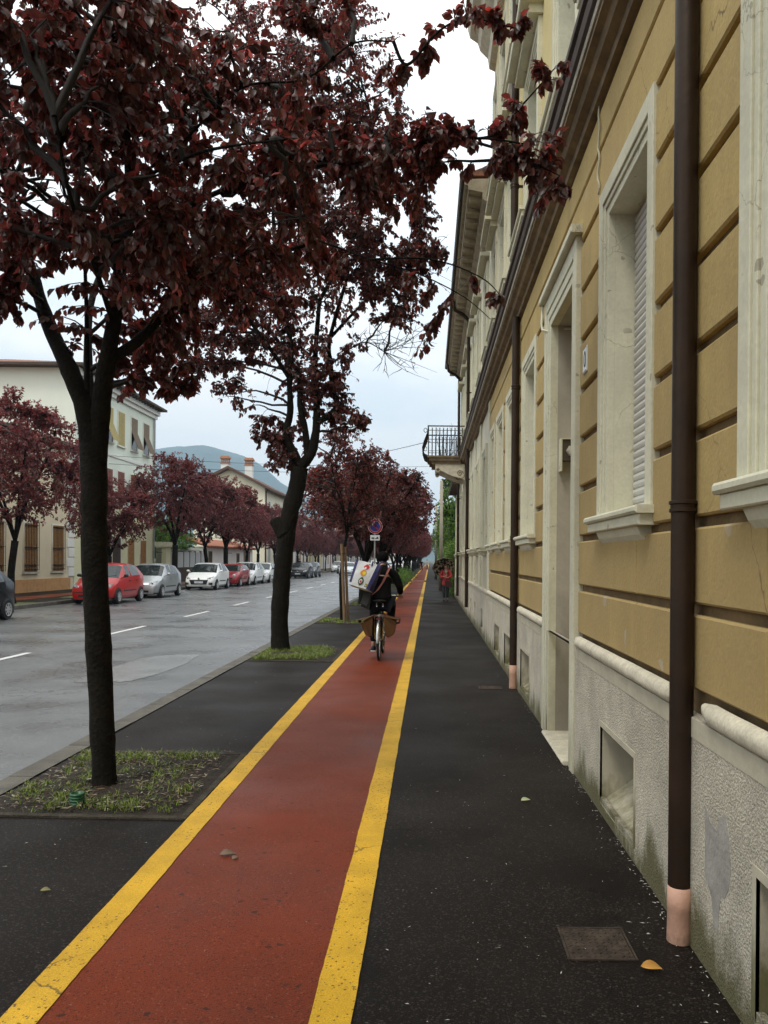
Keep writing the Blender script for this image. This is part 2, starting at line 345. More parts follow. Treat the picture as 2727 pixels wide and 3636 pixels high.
struct('road_patch', mb, patch_m, 'smooth wet patch in the road near the kerb, its sheen painted pale')
mb = MB(); mb.box(-2.94, 1.5, -6, 420, -.14, 0)
struct('pavement', mb, asphalt, 'black asphalt pavement between the kerb and the ochre facade')
mb = MB()
y = -6
while y < 160:
    L_ = 1.0; mb.cbox(-3.14, -2.94, y+.004, y+L_-.004, -.13, .012+random.uniform(-.003, .003), .012, '-x'); y += L_
mb.box(-3.14, -2.94, 160, 420, -.13, .01)
struct('kerb', mb, kerb_m, 'worn stone kerb between the road and the near pavement')
mb = MB(); mb.box(-18.6, -13.98, -25, 420, -.14, 0); struct('far_pavement', mb, asphalt, 'pavement in front of the houses across the road')
mb = MB()
for i in range(180): mb.cbox(-13.98, -13.78, -20+i+.004, -19+i-.004, -.13, .012, .012, '+x')
mb.box(-13.98, -13.78, 160, 420, -.13, .01)
struct('far_kerb', mb, kerb_m, 'stone kerb across the road behind the parked cars')
struct('far_bike_lane', sheet(-16.7, -15.5, -25, 420, .004), red_m, 'red cycle lane on the pavement across the road')
struct('bike_lane', sheet(-1.39, -.40, -6, 420, .004), red_m, 'brick red painted cycle lane running up the street')
def wavy(xa, xb, y0, y1, z, seed, gaps=()):
    mb = MB(); ys = []; y = y0
    while y < y1: ys.append(y); y += .05 if y < 12 else (.3 if y < 50 else 5)
    ys.append(y1); nx = 1
    for i in range(len(ys)-1):
        if any(g0 <= (ys[i]+ys[i+1])/2 <= g1 for g0, g1 in gaps): continue
        def e(x, y, s): return x + .006*noise.noise(Vector((y*3, s, 0))) + .0035*noise.noise(Vector((y*22, s, 3)))
        mb.quad((e(xa,ys[i],seed), ys[i], z), (e(xb,ys[i],seed+5), ys[i], z), (e(xb,ys[i+1],seed+5), ys[i+1], z), (e(xa,ys[i+1],seed), ys[i+1], z))
    return mb
gaps = [(36.0, 36.35), (37.0, 37.35), (38, 38.35), (62, 62.6)]
for nm, a, b, s_, lb in (('lane_line', -1.515, -1.37, 1, 'yellow painted line on the tree side of the red cycle lane'), ('lane_line', -.415, -.262, 20, 'yellow painted line on the facade side of the red cycle lane')):
    struct(nm, wavy(a, b, -5, 300, .008, s_, gaps), yel_m, lb, 'lane line')
mb = MB()
for k in range(-2, 45):
    y0 = 12.2 + 6*k - (0 if k == 0 else 0)
    mb.quad((-7.42, y0, -.116), (-7.29, y0, -.116), (-7.29, y0+2.6, -.116), (-7.42, y0+2.6, -.116))
struct('centre_line', mb, white_m, 'dashed white centre line of the road', 'road marking')
mb = MB()
for y0 in (63, 92): mb.quad((-1.37, y0, .009), (-.42, y0, .009), (-.42, y0+.5, .009), (-1.37, y0+.5, .009))
struct('stop_line', mb, white_m, 'white cross lines painted on the distant cycle lane', 'road marking')

# ---- tree pits
PITS = [(5.07, 6.80), (12.9, 14.85), (20.5, 22.2)] + [(28.6+7.9*i, 30.4+7.9*i) for i in range(22)]
def pit(k, y0, y1, x0=-2.93, x1=-1.52):
    nx, ny = (40, 40) if k < 2 else (8, 8)
    vs = []; fs = []
    for j in range(ny+1):
        for i in range(nx+1):
            x = x0+.05+(x1-x0-.1)*i/nx; y = y0+.05+(y1-y0-.1)*j/ny
            e = min(i, nx-i, j, ny-j)/nx
            h = .008 + min(e*5, 1)*(.022+.035*noise.fractal(Vector((x*4, y*4, k)), 1.0, 2.0, 4))
            vs.append((x, y, max(.005, h)))
    for j in range(ny):
        for i in range(nx): a = j*(nx+1)+i; fs.append((a, a+1, a+nx+2, a+nx+1))
    return vs, fs
mb_s = MB(); mb_e = MB()
for k, (y0, y1) in enumerate(PITS):
    vs, fs = pit(k, y0, y1); mb_s.add(vs, fs)
    x0, x1 = -2.93, -1.52
    sk = .02
    for (a, b, c, d) in ((x0, x1, y0, y0+.055), (x0, x1, y1-.055, y1)):
        mb_e.add([(a,c+sk,0.001),(b,c-sk,.001),(b,d-sk,.001),(a,d+sk,.001),(a,c+sk,.015),(b,c-sk,.013),(b,d-sk,.013),(a,d+sk,.015)], [(0,3,2,1),(4,5,6,7),(0,1,5,4),(1,2,6,5),(2,3,7,6),(3,0,4,7)])
    mb_e.box(x1-.045, x1, y0+.04, y1-.04, .001, .013)
struct('soil_bed', mb_s, soil_m, 'dark earth of the tree pits cut into the pavement', 'soil', smooth=True)
struct('pit_edging', mb_e, edge_m, 'thin concrete edging around the tree pits', 'edging')
def blades(n, x0, x1, y0, y1, hmin, hmax, seed, w=.0035, clump=10, avoid=None):
    r = np.random.default_rng(seed); vs = []; fs = []
    cents = []
    for c in range(n//clump):
        for _ in range(20):
            cx, cy = r.uniform(x0+.06, x1-.06), r.uniform(y0+.08, y1-.08)
            if noise.noise(Vector((cx*2.2, cy*2.2, seed))) + r.uniform(-.35, .35) + .25*(-(cx-(x0+x1)/2)/(x1-x0)) < -.02: continue
            if avoid and math.hypot(cx-avoid[0], cy-avoid[1]) < avoid[2]: continue
            break
        cents.append((cx, cy, r.uniform(.4, 1)))
    for cx, cy, s in cents:
        for b in range(clump):
            x, y = cx+r.normal(0, .025), cy+r.normal(0, .025)
            if not (x0+.03 < x < x1-.03 and y0+.05 < y < y1-.05): continue
            h = r.uniform(hmin, hmax)*s; a = r.uniform(0, 6.28); lean = r.uniform(.2, 1.3)*h
            dx, dy = math.cos(a), math.sin(a); px, py = -dy*w, dx*w; o = len(vs); z = .02
            for t, ww in ((0, 1), (.5, .8), (1, .05)):
                q = (x+dx*lean*t*t, y+dy*lean*t*t, z+h*(t-.25*t*t))
                vs += [(q[0]-px*ww, q[1]-py*ww, q[2]), (q[0]+px*ww, q[1]+py*ww, q[2])]
            fs += [(o, o+1, o+3, o+2), (o+2, o+3, o+5, o+4)]
    mb = MB(); mb.v = vs; mb.f = fs; mb.m = [0]*len(fs); return mb
def nobuild(mb, name, m):
    me = bpy.data.meshes.new(name); me.from_pydata(mb.v, [], mb.f); me.materials.append(m); o = bpy.data.objects.new(name, me); COL.objects.link(o); return o
for k, (y0, y1) in enumerate(PITS[:12]):
    n = [4300, 6500, 2200][k] if k < 3 else 900
    g = nobuild(blades(n, -2.93, -1.56, y0, y1, .025 if k else .02, .13 if k == 1 else .085, 40+k, .0035 if k < 2 else .008, 14 if k == 0 else 10, (-2.32, 5.73, .16) if k == 0 else None), 'grass', grass_m)
    tag(g, ['sparse green grass around the nearest tree', 'thick bright grass around the second tree', 'grass strip around the staked young tree'][k] if k < 3 else 'grass in a far tree pit along the cycle lane', 'grass', 'grass in the tree pits', 'stuff')
mb = MB()
for k in range(20): mb.box(-15.0, -14.0, 26.5+6*k, 28.8+6*k, 0, .012)
struct('verge', mb, mat('verge_grass', (.10, .13, .035), .95, .5, 6, .8, 30, fine=.5), 'grass verges under the trees across the road')
# leaf litter in the nearest pit, petals and crumbs on the asphalt
def scatter(n, fn, smin, smax, seed, zoff=.009, flat=True):
    r = np.random.default_rng(seed); mb = MB()
    for _ in range(n):
        x, y = fn(r); s = r.uniform(smin, smax); a = r.uniform(0, 6.28); l = s*r.uniform(1, 3.2); w = s*r.uniform(.35, .8)
        c, d = math.cos(a), math.sin(a); z = zoff + (0 if flat else r.uniform(0, .012))
        P = [(-l, 0, 0), (-.2*l, -w, s*.25), (l, 0, s*.15), (.1*l, w, s*.3)]
        mb.add([(x+p[0]*c-p[1]*d, y+p[0]*d+p[1]*c, z+p[2]) for p in P], [(0, 1, 2, 3)])
    return mb
def f_pave(r):
    if r.random() < .62:
        y = 2.2+abs(r.normal(0, 1))*6; return (1.13-abs(r.normal(0, .045))**1.0*(1.6 if math.sin(y*4)+math.sin(y*9.3) > .3 else .6)-.004, y)
    if r.random() < .55: return (r.uniform(-.2, 1.05), 2.2+abs(r.normal(0, 1))*4)
    return (r.uniform(-2.9, -1.6), r.uniform(2.5, 12))
g = nobuild(scatter(560, f_pave, .0018, .0055, 5), 'fallen_petals', paper); tag(g, 'white petals and crumbs strewn on the black pavement', 'litter', kind='stuff')
g = nobuild(scatter(150, lambda r: (r.uniform(-1.36, -.42), 2.2+abs(r.normal(0, 1))*5), .002, .006, 6, .0105), 'fallen_petals', mat('lane_litter', (.20, .12, .09), .8, .9, 30)); tag(g, 'small dark and pale crumbs lying on the red lane', 'litter', kind='stuff')
litter_m = leafmat('dead_leaf_litter', [(0, (.05, .03, .02)), (.5, (.10, .06, .035)), (.8, (.22, .17, .10)), (1, (.45, .42, .34))], (1, 1, 1), .05, .7)
g = nobuild(scatter(1500, lambda r: (r.uniform(-2.86, -1.6), r.uniform(5.14, 6.72)), .004, .016, 8, .034, False), 'leaf_litter', litter_m); tag(g, 'dead leaves and stalks on the soil of the nearest tree pit', 'leaf litter', kind='stuff')
g = nobuild(scatter(500, lambda r: (r.uniform(-2.86, -1.6), r.uniform(13, 14.8)), .006, .02, 9, .034, False), 'leaf_litter', litter_m); tag(g, 'dead leaves on the soil around the second tree', 'leaf litter', kind='stuff')
def leaf_thing(x, y, s, a, m, label, z=.01):
    mb = MB(); pts = []
    n = 7
    for i in range(n+1):
        t = i/n; w = math.sin(math.pi*t**.8)*.32*s
        cz = z + .05*s*math.sin(t*3.1)
        pts.append((t*s, w, cz))
    c, d = math.cos(a), math.sin(a)
    vs = []
    for t, w, cz in pts:
        for ww, dz in ((-w, .1*s*(w/s)), (0, 0), (w, .25*s*(w/s)*2)):
            vs.append((x+t*c-ww*d, y+t*d+ww*c, cz+dz))
    fs = []
    for i in range(n):
        for k in range(2): o = i*3+k; fs.append((o, o+1, o+4, o+3))
    mb.add(vs, fs); ob = mb.build('fallen_leaf', m, None, True); md = ob.modifiers.new('s', 'SOLIDIFY'); md.thickness = .001
    tag(ob, label, 'leaf', 'single leaves fallen on the pavement')
leaf_thing(.87, 3.26, .085, -.25, mat('yellow_leaf', (.55, .27, .05), .6), 'curled orange yellow leaf beside the metal cover at the facade')
leaf_thing(.64, 5.5, .07, .3, mat('pale_green_leaf', (.45, .48, .25), .6), 'pale green leaf on the black pavement right of the lane')
leaf_thing(-1.15, 4.45, .09, .2, mat('brown_leaf', (.16, .10, .06), .6), 'brown crumpled leaf lying on the red lane')
leaf_thing(-1.06, 4.38, .05, 1.2, MATS['brown_leaf'], 'small brown leaf fragment beside the crumpled one on the lane')
leaf_thing(-1.9, 3.95, .05, .1, mat('olive_leaf', (.20, .18, .06), .6), 'olive leaf on the black pavement left of the yellow line')
# green corrugated pipe stub
e = empty('drain_pipe_stub', (-2.31, 5.30, 0), 'short green corrugated plastic pipe standing up in the soil by the nearest trunk', 'pipe')
mb = MB(); prof = []
for i in range(19): prof.append((.046+.0035*math.cos(i*math.pi/2*1.0), .01+i*.0048))
prof += [(.038, .096), (.038, .02)]
mb.lathe(prof, (-2.31, 5.30, 0), 'z', 24); mb.build('corrugated_wall', green_pl, e, True)
# metal covers
def cover(x0, x1, y0, y1, label):
    e = empty('access_cover', ((x0+x1)/2, (y0+y1)/2, 0), label, 'access cover')
    mb = MB(); mb.box(x0, x1, y0, y1, .001, .006); mb.build('plate', galv, e)
    mb = MB(); n = 9
    for i in range(n):
        for j in range(n):
            cx = x0+(i+.5)*(x1-x0)/n; cy = y0+(j+.5)*(y1-y0)/n; a = R(45 if (i+j) % 2 else -45); l = (x1-x0)/n*.38; w = l*.28; c, d = math.cos(a), math.sin(a)
            P = [(-l,-w),(l,-w),(l,w),(-l,w)]; Q = [(p*c-q*d+cx, p*d+q*c+cy) for p, q in P]
            mb.add([(q[0], q[1], .005) for q in Q]+[((q[0]-cx)*.7+cx, (q[1]-cy)*.7+cy, .0085) for q in Q], [(0,1,5,4),(1,2,6,5),(2,3,7,6),(3,0,4,7),(4,5,6,7)])
    mb.build('tread_pattern', galv, e)
    mb = MB()
    for a, b, c, d in ((x0-.012, x0-.003, y0-.012, y1+.012), (x1+.003, x1+.012, y0-.012, y1+.012), (x0, x1, y0-.012, y0-.003), (x0, x1, y1+.003, y1+.012)): mb.box(a, b, c, d, .001, .008)
    mb.build('rim', galv, e)
cover(.60, .865, 3.33, 3.60, 'square tread plate metal cover in the pavement beside the near downpipe')
cover(.66, .94, 10.3, 10.55, 'small worn metal cover in the pavement beside the second downpipe')

# ------------------------------------------------------------------ building A (ochre)
XW = 1.192; XB = 1.156; XF = 1.135; XP = 1.135
A = empty('ochre_building', (XW, 7, 0), 'ochre rusticated town house with cream window surrounds and rough grey plinth along the right side', 'building')
win_c = [-.15, 2.33, 4.85, 9.5, 11.65, 13.45, 15.0]; WH = .47; door = (6.52, 7.68)
gw = lambda c: (c-WH, c+WH)
holes_g = [(*gw(c), 1.95, 3.95) for c in win_c[:-1]] + [(door[0], door[1], .0, 3.9)]
hc15 = (14.65, 15.35, 1.95, 3.95); holes_g.append(hc15)
bas0 = [(c-.45, c+.45, .03, .60) for c in win_c[:-1]]
widen = lambda hs: [(a-.03, b+.03, c-(.03 if c > .1 else 0), d+.03) for a, b, c, d in hs]
up1 = [(c-WH, c+WH, 5.55, 7.45) for c in [-.15, 2.33, 4.85, 7.1, 9.5, 11.65, 13.45]] + [(14.65, 15.35, 5.55, 7.45)]
up2 = [(a, b, 8.75, 10.4) for a, b, _, _ in up1]
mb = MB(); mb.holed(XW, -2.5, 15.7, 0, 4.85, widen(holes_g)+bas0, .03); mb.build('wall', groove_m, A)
mb = MB(); mb.holed(XW, -2.5, 15.7, 4.85, 11.6, widen(up1+up2), .03); mb.box(XW+.25, 9, -2.5, 15.698, 0.3, 11.6); mb.build('upper_wall', ochre_up, A)
# rustication blocks
zs = [1.10, 1.47, 1.85, 2.23, 2.61, 2.99, 3.37, 3.75, 4.13, 4.51, 4.80]
FR = .20
mb = MB()
def solid_spans(z0, z1):
    blocked = []
    for c in win_c:
        h = WH if c < 14.9 else .35
        if z1 > 1.96 and z0 < 4.12: blocked.append((c-h-FR, c+h+FR))
    if z0 < 4.1: blocked.append((door[0]-.28, door[1]+.30))
    y = -2.5; out = []
    for a, b in sorted(blocked):
        if a > y: out.append((y, a))
        y = max(y, b)
    if y < 15.65: out.append((y, 15.65))
    return out
for i in range(len(zs)-1):
    z0, z1 = zs[i], zs[i+1]-.048
    if i >= 8: z1 = zs[i+1]-.03
    for a, b in solid_spans(z0, z1):
        # vertical joints
        L_ = b-a
        n = max(1, round(L_/1.9)) if i < 2 else 1
        for k in range(n):
            ya = a+L_*k/n+(.003 if k else 0); yb = a+L_*(k+1)/n-(.003 if k < n-1 else 0)
            mb.cbox(XB, XW, ya, yb, z0, z1, .010)
rb = mb.build('rusticated_blocks', ochre, A)
# plinth
bas = [(c-.43, c+.43, .12, .57) for c in win_c[:-1]]
mb = MB(); hp = [(a-.012, b+.012, c-.012, d+.012) for a, b, c, d in bas]+[(door[0]-.02, door[1]+.02, -.2, 3)]; mb.holed(XP, -2.5, 15.68, -.02, .985, hp, .03); mb.quad((XP, -2.5, .985), (XW, -2.5, .985), (XW, 15.68, .985), (XP, 15.68, .985)); mb.build('plinth', stucco, A)
mb = MB()
for a, b, c, d in bas:   # smooth splayed reveals of the cellar openings, set in the rough plinth
    x0, x1 = XP-.004, XP+.24
    m_ = .035
    for (p, q, r_, s_) in ((a-m_, a, c-m_, d+m_), (b, b+m_, c-m_, d+m_), (a, b, d, d+m_)): mb.box(x0, XP+.01, p, q, r_, s_)
    mb.quad((x0, a, c-.05), (x0, b, c-.05), (x1, b, c+.12), (x1, a, c+.12))
    mb.quad((x0, a, c-.05), (x1, a, c+.12), (x1, a, d-.02), (x0, a, d)); mb.quad((x0, b, c-.05), (x0, b, d), (x1, b, d-.02), (x1, b, c+.12)); mb.quad((x0, a, d), (x1, a, d-.02), (x1, b, d-.02), (x0, b, d))
mb.box(XP-.003, XP+.003, -2.5, door[0]-.3, .90, .984); mb.box(XP-.003, XP+.003, door[1]+.32, 15.68, .90, .984)
mb.box(XP-.004, XP+.002, 3.62, 3.70, 0, .9); mb.build('plinth_trim', smooth_pl, A)
for a, b, c, d in bas:
    mb = MB(); mb.quad((XP+.24, a, c), (XP+.24, b, c), (XP+.24, b, d), (XP+.24, a, d)); w = mb.build('cellar_window', dark_in, A)
    mb = MB()
    for k in range(4): yy = a+(k+1)*(b-a)/5; mb.cyl((XP+.2, yy, c+.08), (XP+.2, yy, d-.02), .006, 6)
    mb.build('grille', iron, w)
# torus moulding
mb = MB()
for a, b in ((-2.5, 3.33), (3.64, door[0]-.29), (door[1]+.31, 10.25), (10.55, 15.68)):
    n = 12; ring = [(XP+.012-.044*math.sin(math.pi*k/n), 1.035-.046*math.cos(math.pi*k/n)) for k in range(n+1)]
    nseg = max(2, int((b-a)/.12)); vs = []
    for j in range(nseg+1):
        y = a+(b-a)*j/nseg; s = .35 if j in (0, nseg) else 1
        for (x, z) in ring:
            q = .004*noise.noise(Vector((y*4, z*30, x*30)))+.002*noise.noise(Vector((y*16, z*50, 2)))
            vs.append((XP+.01+(x-XP-.01)*s+q, y, 1.035+(z-1.035)*(.7 if j in (0, nseg) else 1)))
    fs = []
    m_ = n+1
    for j in range(nseg):
        for k in range(n): fs.append((j*m_+k, j*m_+k+1, (j+1)*m_+k+1, (j+1)*m_+k))
    fs += [tuple(range(m_)), tuple(nseg*m_+k for k in range(m_))]
    mb = MB(); mb.add(vs, fs); mb.build('torus_moulding', stone, A, 'auto')
def frame_mb(a, b, z0, z1, fw, xf, xw, steps=3, sill=True):
    mb = MB()
    fz0 = z0
    for s in range(steps):
        i0 = fw - s*.045 if s else fw; x = xf + s*.012
        # outer ring s: from inner offset to outer
        o = fw if s == 0 else fw-.105-(s-1)*.04; inn = (fw-.105 if s == 0 else o-.04) if s < steps-1 else 0
        if s == steps-1: inn = 0.0
        mb.cbox(x, xw+.02, a-o, a-inn, fz0, z1+o, .004); mb.cbox(x, xw+.02, b+inn, b+o, fz0, z1+o, .004)
        mb.cbox(x, xw+.02, a-inn+.0005, b+inn-.0005, z1+inn, z1+o, .004)
    return mb
def window(parent, a, b, z0, z1, X, shutter='roller', frame_m=trim, fw=.20, sillz=.10, sx=.135, proud=.05, sill_m=trim, corbel=True, inset=.155):
    xs = X+inset; mb = MB()
    if shutter == 'roller':
        mb.box(xs+.02, xs+.04, a, b, z0, z1); n = int((z1-z0)/.05)
        for k in range(n):
            zc = z0+.055+k*.05
            if zc+.025 > z1: break
            mb.lathe([(.001, a+.012-0), (.026, a+.013), (.026, b-.013), (.001, b-.012)], (xs+.014, 0, zc), 'y', 10)
        mb.box(xs-.005, xs+.02, a+.01, b-.01, z0+.0, z0+.05)
        w = mb.build('window', roller, parent)
    elif shutter == 'slat':
        mb.box(xs+.02, xs+.04, a, b, z0, z1); n = int((z1-z0)/.06)
        for k in range(n): zc = z0+.03+k*.06; mb.add([(xs-.01,a+.05,zc-.02),(xs-.01,b-.05,zc-.02),(xs+.02,b-.05,zc+.02),(xs+.02,a+.05,zc+.02)], [(0,1,2,3)])
        mb.box(xs-.015, xs+.02, a, a+.05, z0, z1); mb.box(xs-.015, xs+.02, b-.05, b, z0, z1); mb.box(xs-.015, xs+.02, (a+b)/2-.03, (a+b)/2+.03, z0, z1)
        w = mb.build('window', shut_grey, parent)
    else:
        mb.quad((xs, a, z0), (xs, b, z0), (xs, b, z1), (xs, a, z1)); w = mb.build('window', glass_w, parent)
        mb = MB()
        for p, q, r_, s_ in ((a, a+.05, z0, z1), (b-.05, b, z0, z1), ((a+b)/2-.03, (a+b)/2+.03, z0, z1)): mb.box(xs-.03, xs-.002, p, q, r_, s_)
        mb.box(xs-.028, xs-.003, a, b, z1-.05, z1); mb.box(xs-.028, xs-.003, a, b, z0, z0+.05); mb.box(xs-.028, xs-.003, a, b, z0+(z1-z0)*.68, z0+(z1-z0)*.68+.04); mb.build('casement', frame_m, w)
    fm_ = frame_mb(a, b, z0, z1, fw, X-proud, X, 3); q0, q1 = X+.0205, X+inset+.045
    fm_.quad((q0,a,z0),(q1,a,z0),(q1,a,z1),(q0,a,z1)).quad((q0,b,z0),(q0,b,z1),(q1,b,z1),(q1,b,z0)).quad((q0,a,z1),(q1,a,z1),(q1,b,z1),(q0,b,z1))
    fm_.build('frame', frame_m, w)
    mb = MB(); s0 = X-sx
    mb.cbox(s0, X+inset, a-fw-.03, b+fw+.03, z0-.045, z0-.002, .012); mb.cbox(s0+.025, X, a-fw-.005, b+fw+.005, z0-.105, z0-.045, .006)
    if corbel: mb.extrude_y([(s0+.055, z0-.105), (s0+.075, z0-.15), (s0+.11, z0-.19), (X, z0-.19), (X, z0-.105)], a-fw+.14, b+fw-.14)
    mb.build('sill', sill_m, w)
    return w
for (a, b, c, d) in holes_g:
    if a == door[0]: continue
    w = window(A, a, b, c, d, XW)
# roller tag pull
mb = MB(); mb.box(XW+.14, XW+.15, 4.5, 4.58, 1.975, 2.0); mb.build('shutter_pull', eave_m, A)
for (a, b, c, d) in up1:
    w = window(A, a, b, c, d, XW, 'slat' if a > 4 else 'glass', sx=.24, corbel=False)
    MB().box(XW-.17, XW, a-.2, b+.2, c-.30, c-.106).build('sill_apron', trim, w); mb = MB(); mb.cbox(XW-.26, XW, a-.3, b+.3, d+.30, d+.38, .01); mb.box(XW-.16, XW, a-.24, b+.24, d+.204, d+.30); mb.build('hood', trim, w)
for (a, b, c, d) in up2: window(A, a, b, c, d, XW, 'slat', sx=.16)
mb = MB(); mb.extrude_y([(XW, 8.3), (XW-.06, 8.32), (XW-.12, 8.42), (XW-.12, 8.5), (XW, 8.54)], -2.5, 15.7); mb.build('upper_string_course', corn_edge, A)
# door
mb = MB(); mb.box(XW+.30, XW+.36, door[0], door[1], .03, 3.9)
for k in range(2):
    ya = door[0]+.06+k*.56; 
    for z0, z1 in ((.2, .9), (1.0, 2.4), (2.75, 3.7)): mb.cbox(XW+.285, XW+.30, ya, ya+.46, z0, z1, .012)
D = mb.build('door', mat('door_wood', (.10, .055, .03), .5, .2, 9), A)
mb = MB()
for s in range(3):
    o = [.28, .15, .07][s]; inn = [.15, .07, 0][s]; x = [XF-.018, XF-.008, XF+.002][s]
    mb.cbox(x, XW+.02, door[0]-o, door[0]-inn, 0, 3.9+o, .005); mb.cbox(x, XW+.02, door[1]+inn, door[1]+o, 0, 3.9+o, .005); mb.cbox(x, XW+.02, door[0]-inn+.0005, door[1]+inn-.0005, 3.9+inn, 3.9+o, .005)
mb.cbox(XF-.07, XW, door[0]-.34, door[1]+.34, 4.185, 4.25, .01)
mb.build('door_frame', trim, D)
mb = MB(); x0, x1 = XW+.0005, XW+.31
mb.quad((x0+.02, door[0], 0), (x1, door[0], 0), (x1, door[0], 3.9), (x0+.02, door[0], 3.9)); mb.quad((x0+.02, door[1], 0), (x0+.02, door[1], 3.9), (x1, door[1], 3.9), (x1, door[1], 0)); mb.quad((x0+.02, door[0], 3.9), (x1, door[0], 3.9), (x1, door[1], 3.9), (x0+.02, door[1], 3.9))
rev = mat('grey_reveal', (.40, .37, .31), .85, .12, 4, .3, 30); stain(rev, (.2, .17, .12), 0, 2.5, 2, .5)
mb.build('door_reveal', rev, D)
mb = MB(); mb.cbox(1.085, 1.5, door[0]-.02, door[1]+.02, 0, .032, .012); mb.build('threshold', stone, D)
handle = MB(); handle.lathe([(0, -.03), (.03, -.03), (.035, 0), (0, .01)], (XW+.26, door[0]+.52, 1.1), 'x', 12); handle.build('door_handle', chrome, D)
# intercom / lamp box in the far reveal of the door
mb = MB(); yb = door[1]-.002
P0 = at(1207, 943, yb); P1 = at(1234, 988, yb)
mb.box(1.24, 1.46, yb-.10, yb, 2.60, 2.80); lb = mb.build('lamp_box', mat('dark_recess_metal', (.07, .055, .04), .6, .3, 20), D)
mb = MB(); mb.box(1.225, 1.24, yb-.12, yb, 2.50, 2.81); mb.box(1.24, 1.46, yb-.12, yb, 2.80, 2.81); mb.build('hood_plate', trim, lb)
mb = MB(); mb.lathe([(.0, -.05), (.045, -.03), (.055, 0), (.03, .04), (0, .05)], (1.33, yb-.11, 2.69), 'y', 6); mb.build('lamp_glass', corn_edge, lb)
# house number
e = empty('house_number_plate', (XB-.005, 5.99, 3.15), 'small white enamel house number plate on the ochre blocks right of the door', 'house number')
mb = MB(); mb.cbox(XB-.012, XB-.001, 5.93, 6.07, 3.06, 3.25, .003); mb.build('plate', plate_m, e)
textmesh('0', .17, 'number', ink, e, Matrix.Translation((XB-.0135, 5.99, 3.15)) @ Matrix(((0,0,-1,0),(-1,0,0,0),(0,1,0,0),(0,0,0,1))))
mb = MB()
for a, b, c, d in ((5.935, 6.065, 3.066, 3.070), (5.935, 6.065, 3.240, 3.244)): mb.box(XB-.0135, XB-.012, a, b, c, d)
mb.build('border', ink, e)
# cornice between the floors
def cornice(parent, y0, y1, gutter=True):
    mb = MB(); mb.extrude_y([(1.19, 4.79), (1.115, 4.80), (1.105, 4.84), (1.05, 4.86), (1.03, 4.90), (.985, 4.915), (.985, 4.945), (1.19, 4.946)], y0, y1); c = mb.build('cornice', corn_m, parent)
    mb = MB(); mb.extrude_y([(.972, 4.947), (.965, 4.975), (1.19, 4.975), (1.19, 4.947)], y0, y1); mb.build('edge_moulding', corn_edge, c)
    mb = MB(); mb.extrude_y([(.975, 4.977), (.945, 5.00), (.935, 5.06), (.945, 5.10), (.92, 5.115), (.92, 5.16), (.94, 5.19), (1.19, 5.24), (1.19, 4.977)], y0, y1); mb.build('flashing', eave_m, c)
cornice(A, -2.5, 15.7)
# eaves of A
mb = MB(); mb.extrude_y([(1.19, 11.2), (1.08, 11.25), (1.05, 11.45), (.9, 11.6), (.85, 11.75), (.70, 11.85), (.66, 12.0), (.66, 12.12), (1.19, 12.15)], -2.5, 15.7); mb.build('eaves', stone, A)
mb = MB(); mb.extrude_y([(.6, 12.121), (.6, 12.2), (5, 13.6), (9.2, 12.2), (9.2, 12.121)], -2.6, 15.8); mb.build('roof', roof_m, A)
def downpipe(parent, x, y, ztop, zfoot, r=.051, foot=True, rings=(1.9,)):
    mb = MB(); mb.tube([(x, y, zfoot), (x, y, ztop)], r, 20); p = mb.build('downpipe', brown_pipe, parent, 'auto')
    for z in rings:
        mb = MB(); mb.lathe([(r, z-.035), (r+.008, z-.03), (r+.008, z-.018), (r+.003, z-.015), (r+.003, z+.0), (r+.01, z+.004), (r+.01, z+.016), (r, z+.02)], (x, y, 0), 'z', 20); mb.box(x+r-.01, XW, y-.012, y+.012, z-.02, z+.01); mb.build('pipe_collar', brown_pipe, p, 'auto')
    if foot:
        mb = MB(); n = 20; pr_ = []
        mb.lathe([(r-.004, zfoot+.02), (r-.004, .0)], (x, y, 0), 'z', n); mb.lathe([(r+.003, 0.003), (r+.001, zfoot*.6), (r+.003, zfoot*.62), (r+.001, zfoot+.004), (r-.003, zfoot+.004)], (x, y, 0), 'z', n); mb.build('pipe_foot', pink_foot, p, True)
    return p
downpipe(A, 1.102, 3.50, 4.80, .24, rings=(1.90, 4.3))
mb = MB(); mb.tube([(1.102, 3.5, 4.795), (1.06, 3.5, 4.86), (1.0, 3.5, 4.9), (.96, 3.5, 4.95)], .05, 12); mb.build('pipe_elbow', brown_pipe, A, True)
downpipe(A, 1.095, 10.40, 4.80, .30, rings=(1.95, 3.9)); downpipe(A, 1.06, 10.4, 11.8, 5.19, r=.05, foot=False, rings=(6.5, 9))
mb = MB(); mb.box(1.08, 1.25, -2.5, -1, .0, .01)
# cables clipped along A
mb = MB(); pts = []
P = [(XB-.015, 5.3+.5*k*0, 0)]
for t in range(12):
    y = 6.0; z = 4.8-.9*t/11
    pts.append((XB-.012+.003*math.sin(t*2.0), 5.55+.03*math.sin(t*1.7), 4.8-.62*t/11))
mb.tube(pts, .007, 6); mb.build('cable', trim, A, True); mb = MB(); pts = [(XW-.09, 7.98, 4.22+.0), (XW-.10, 7.99, 4.0), (XW-.10, 7.93, 3.93), (XW-.06, 7.80, 3.88), (XW+.1, 7.67, 3.87), (XW+.28, 7.66, 3.87)]
mb.tube(pts, .012, 6); mb.build('cable', trim, A, True)
mb = MB()   # peeled plaster patch on the plinth right of the pipe
pl = [(3.36,.30),(3.38,.52),(3.33,.50),(3.30,.60),(3.27,.50),(3.24,.42),(3.23,.22),(3.27,.02),(3.29,-.02),(3.31,.2)]
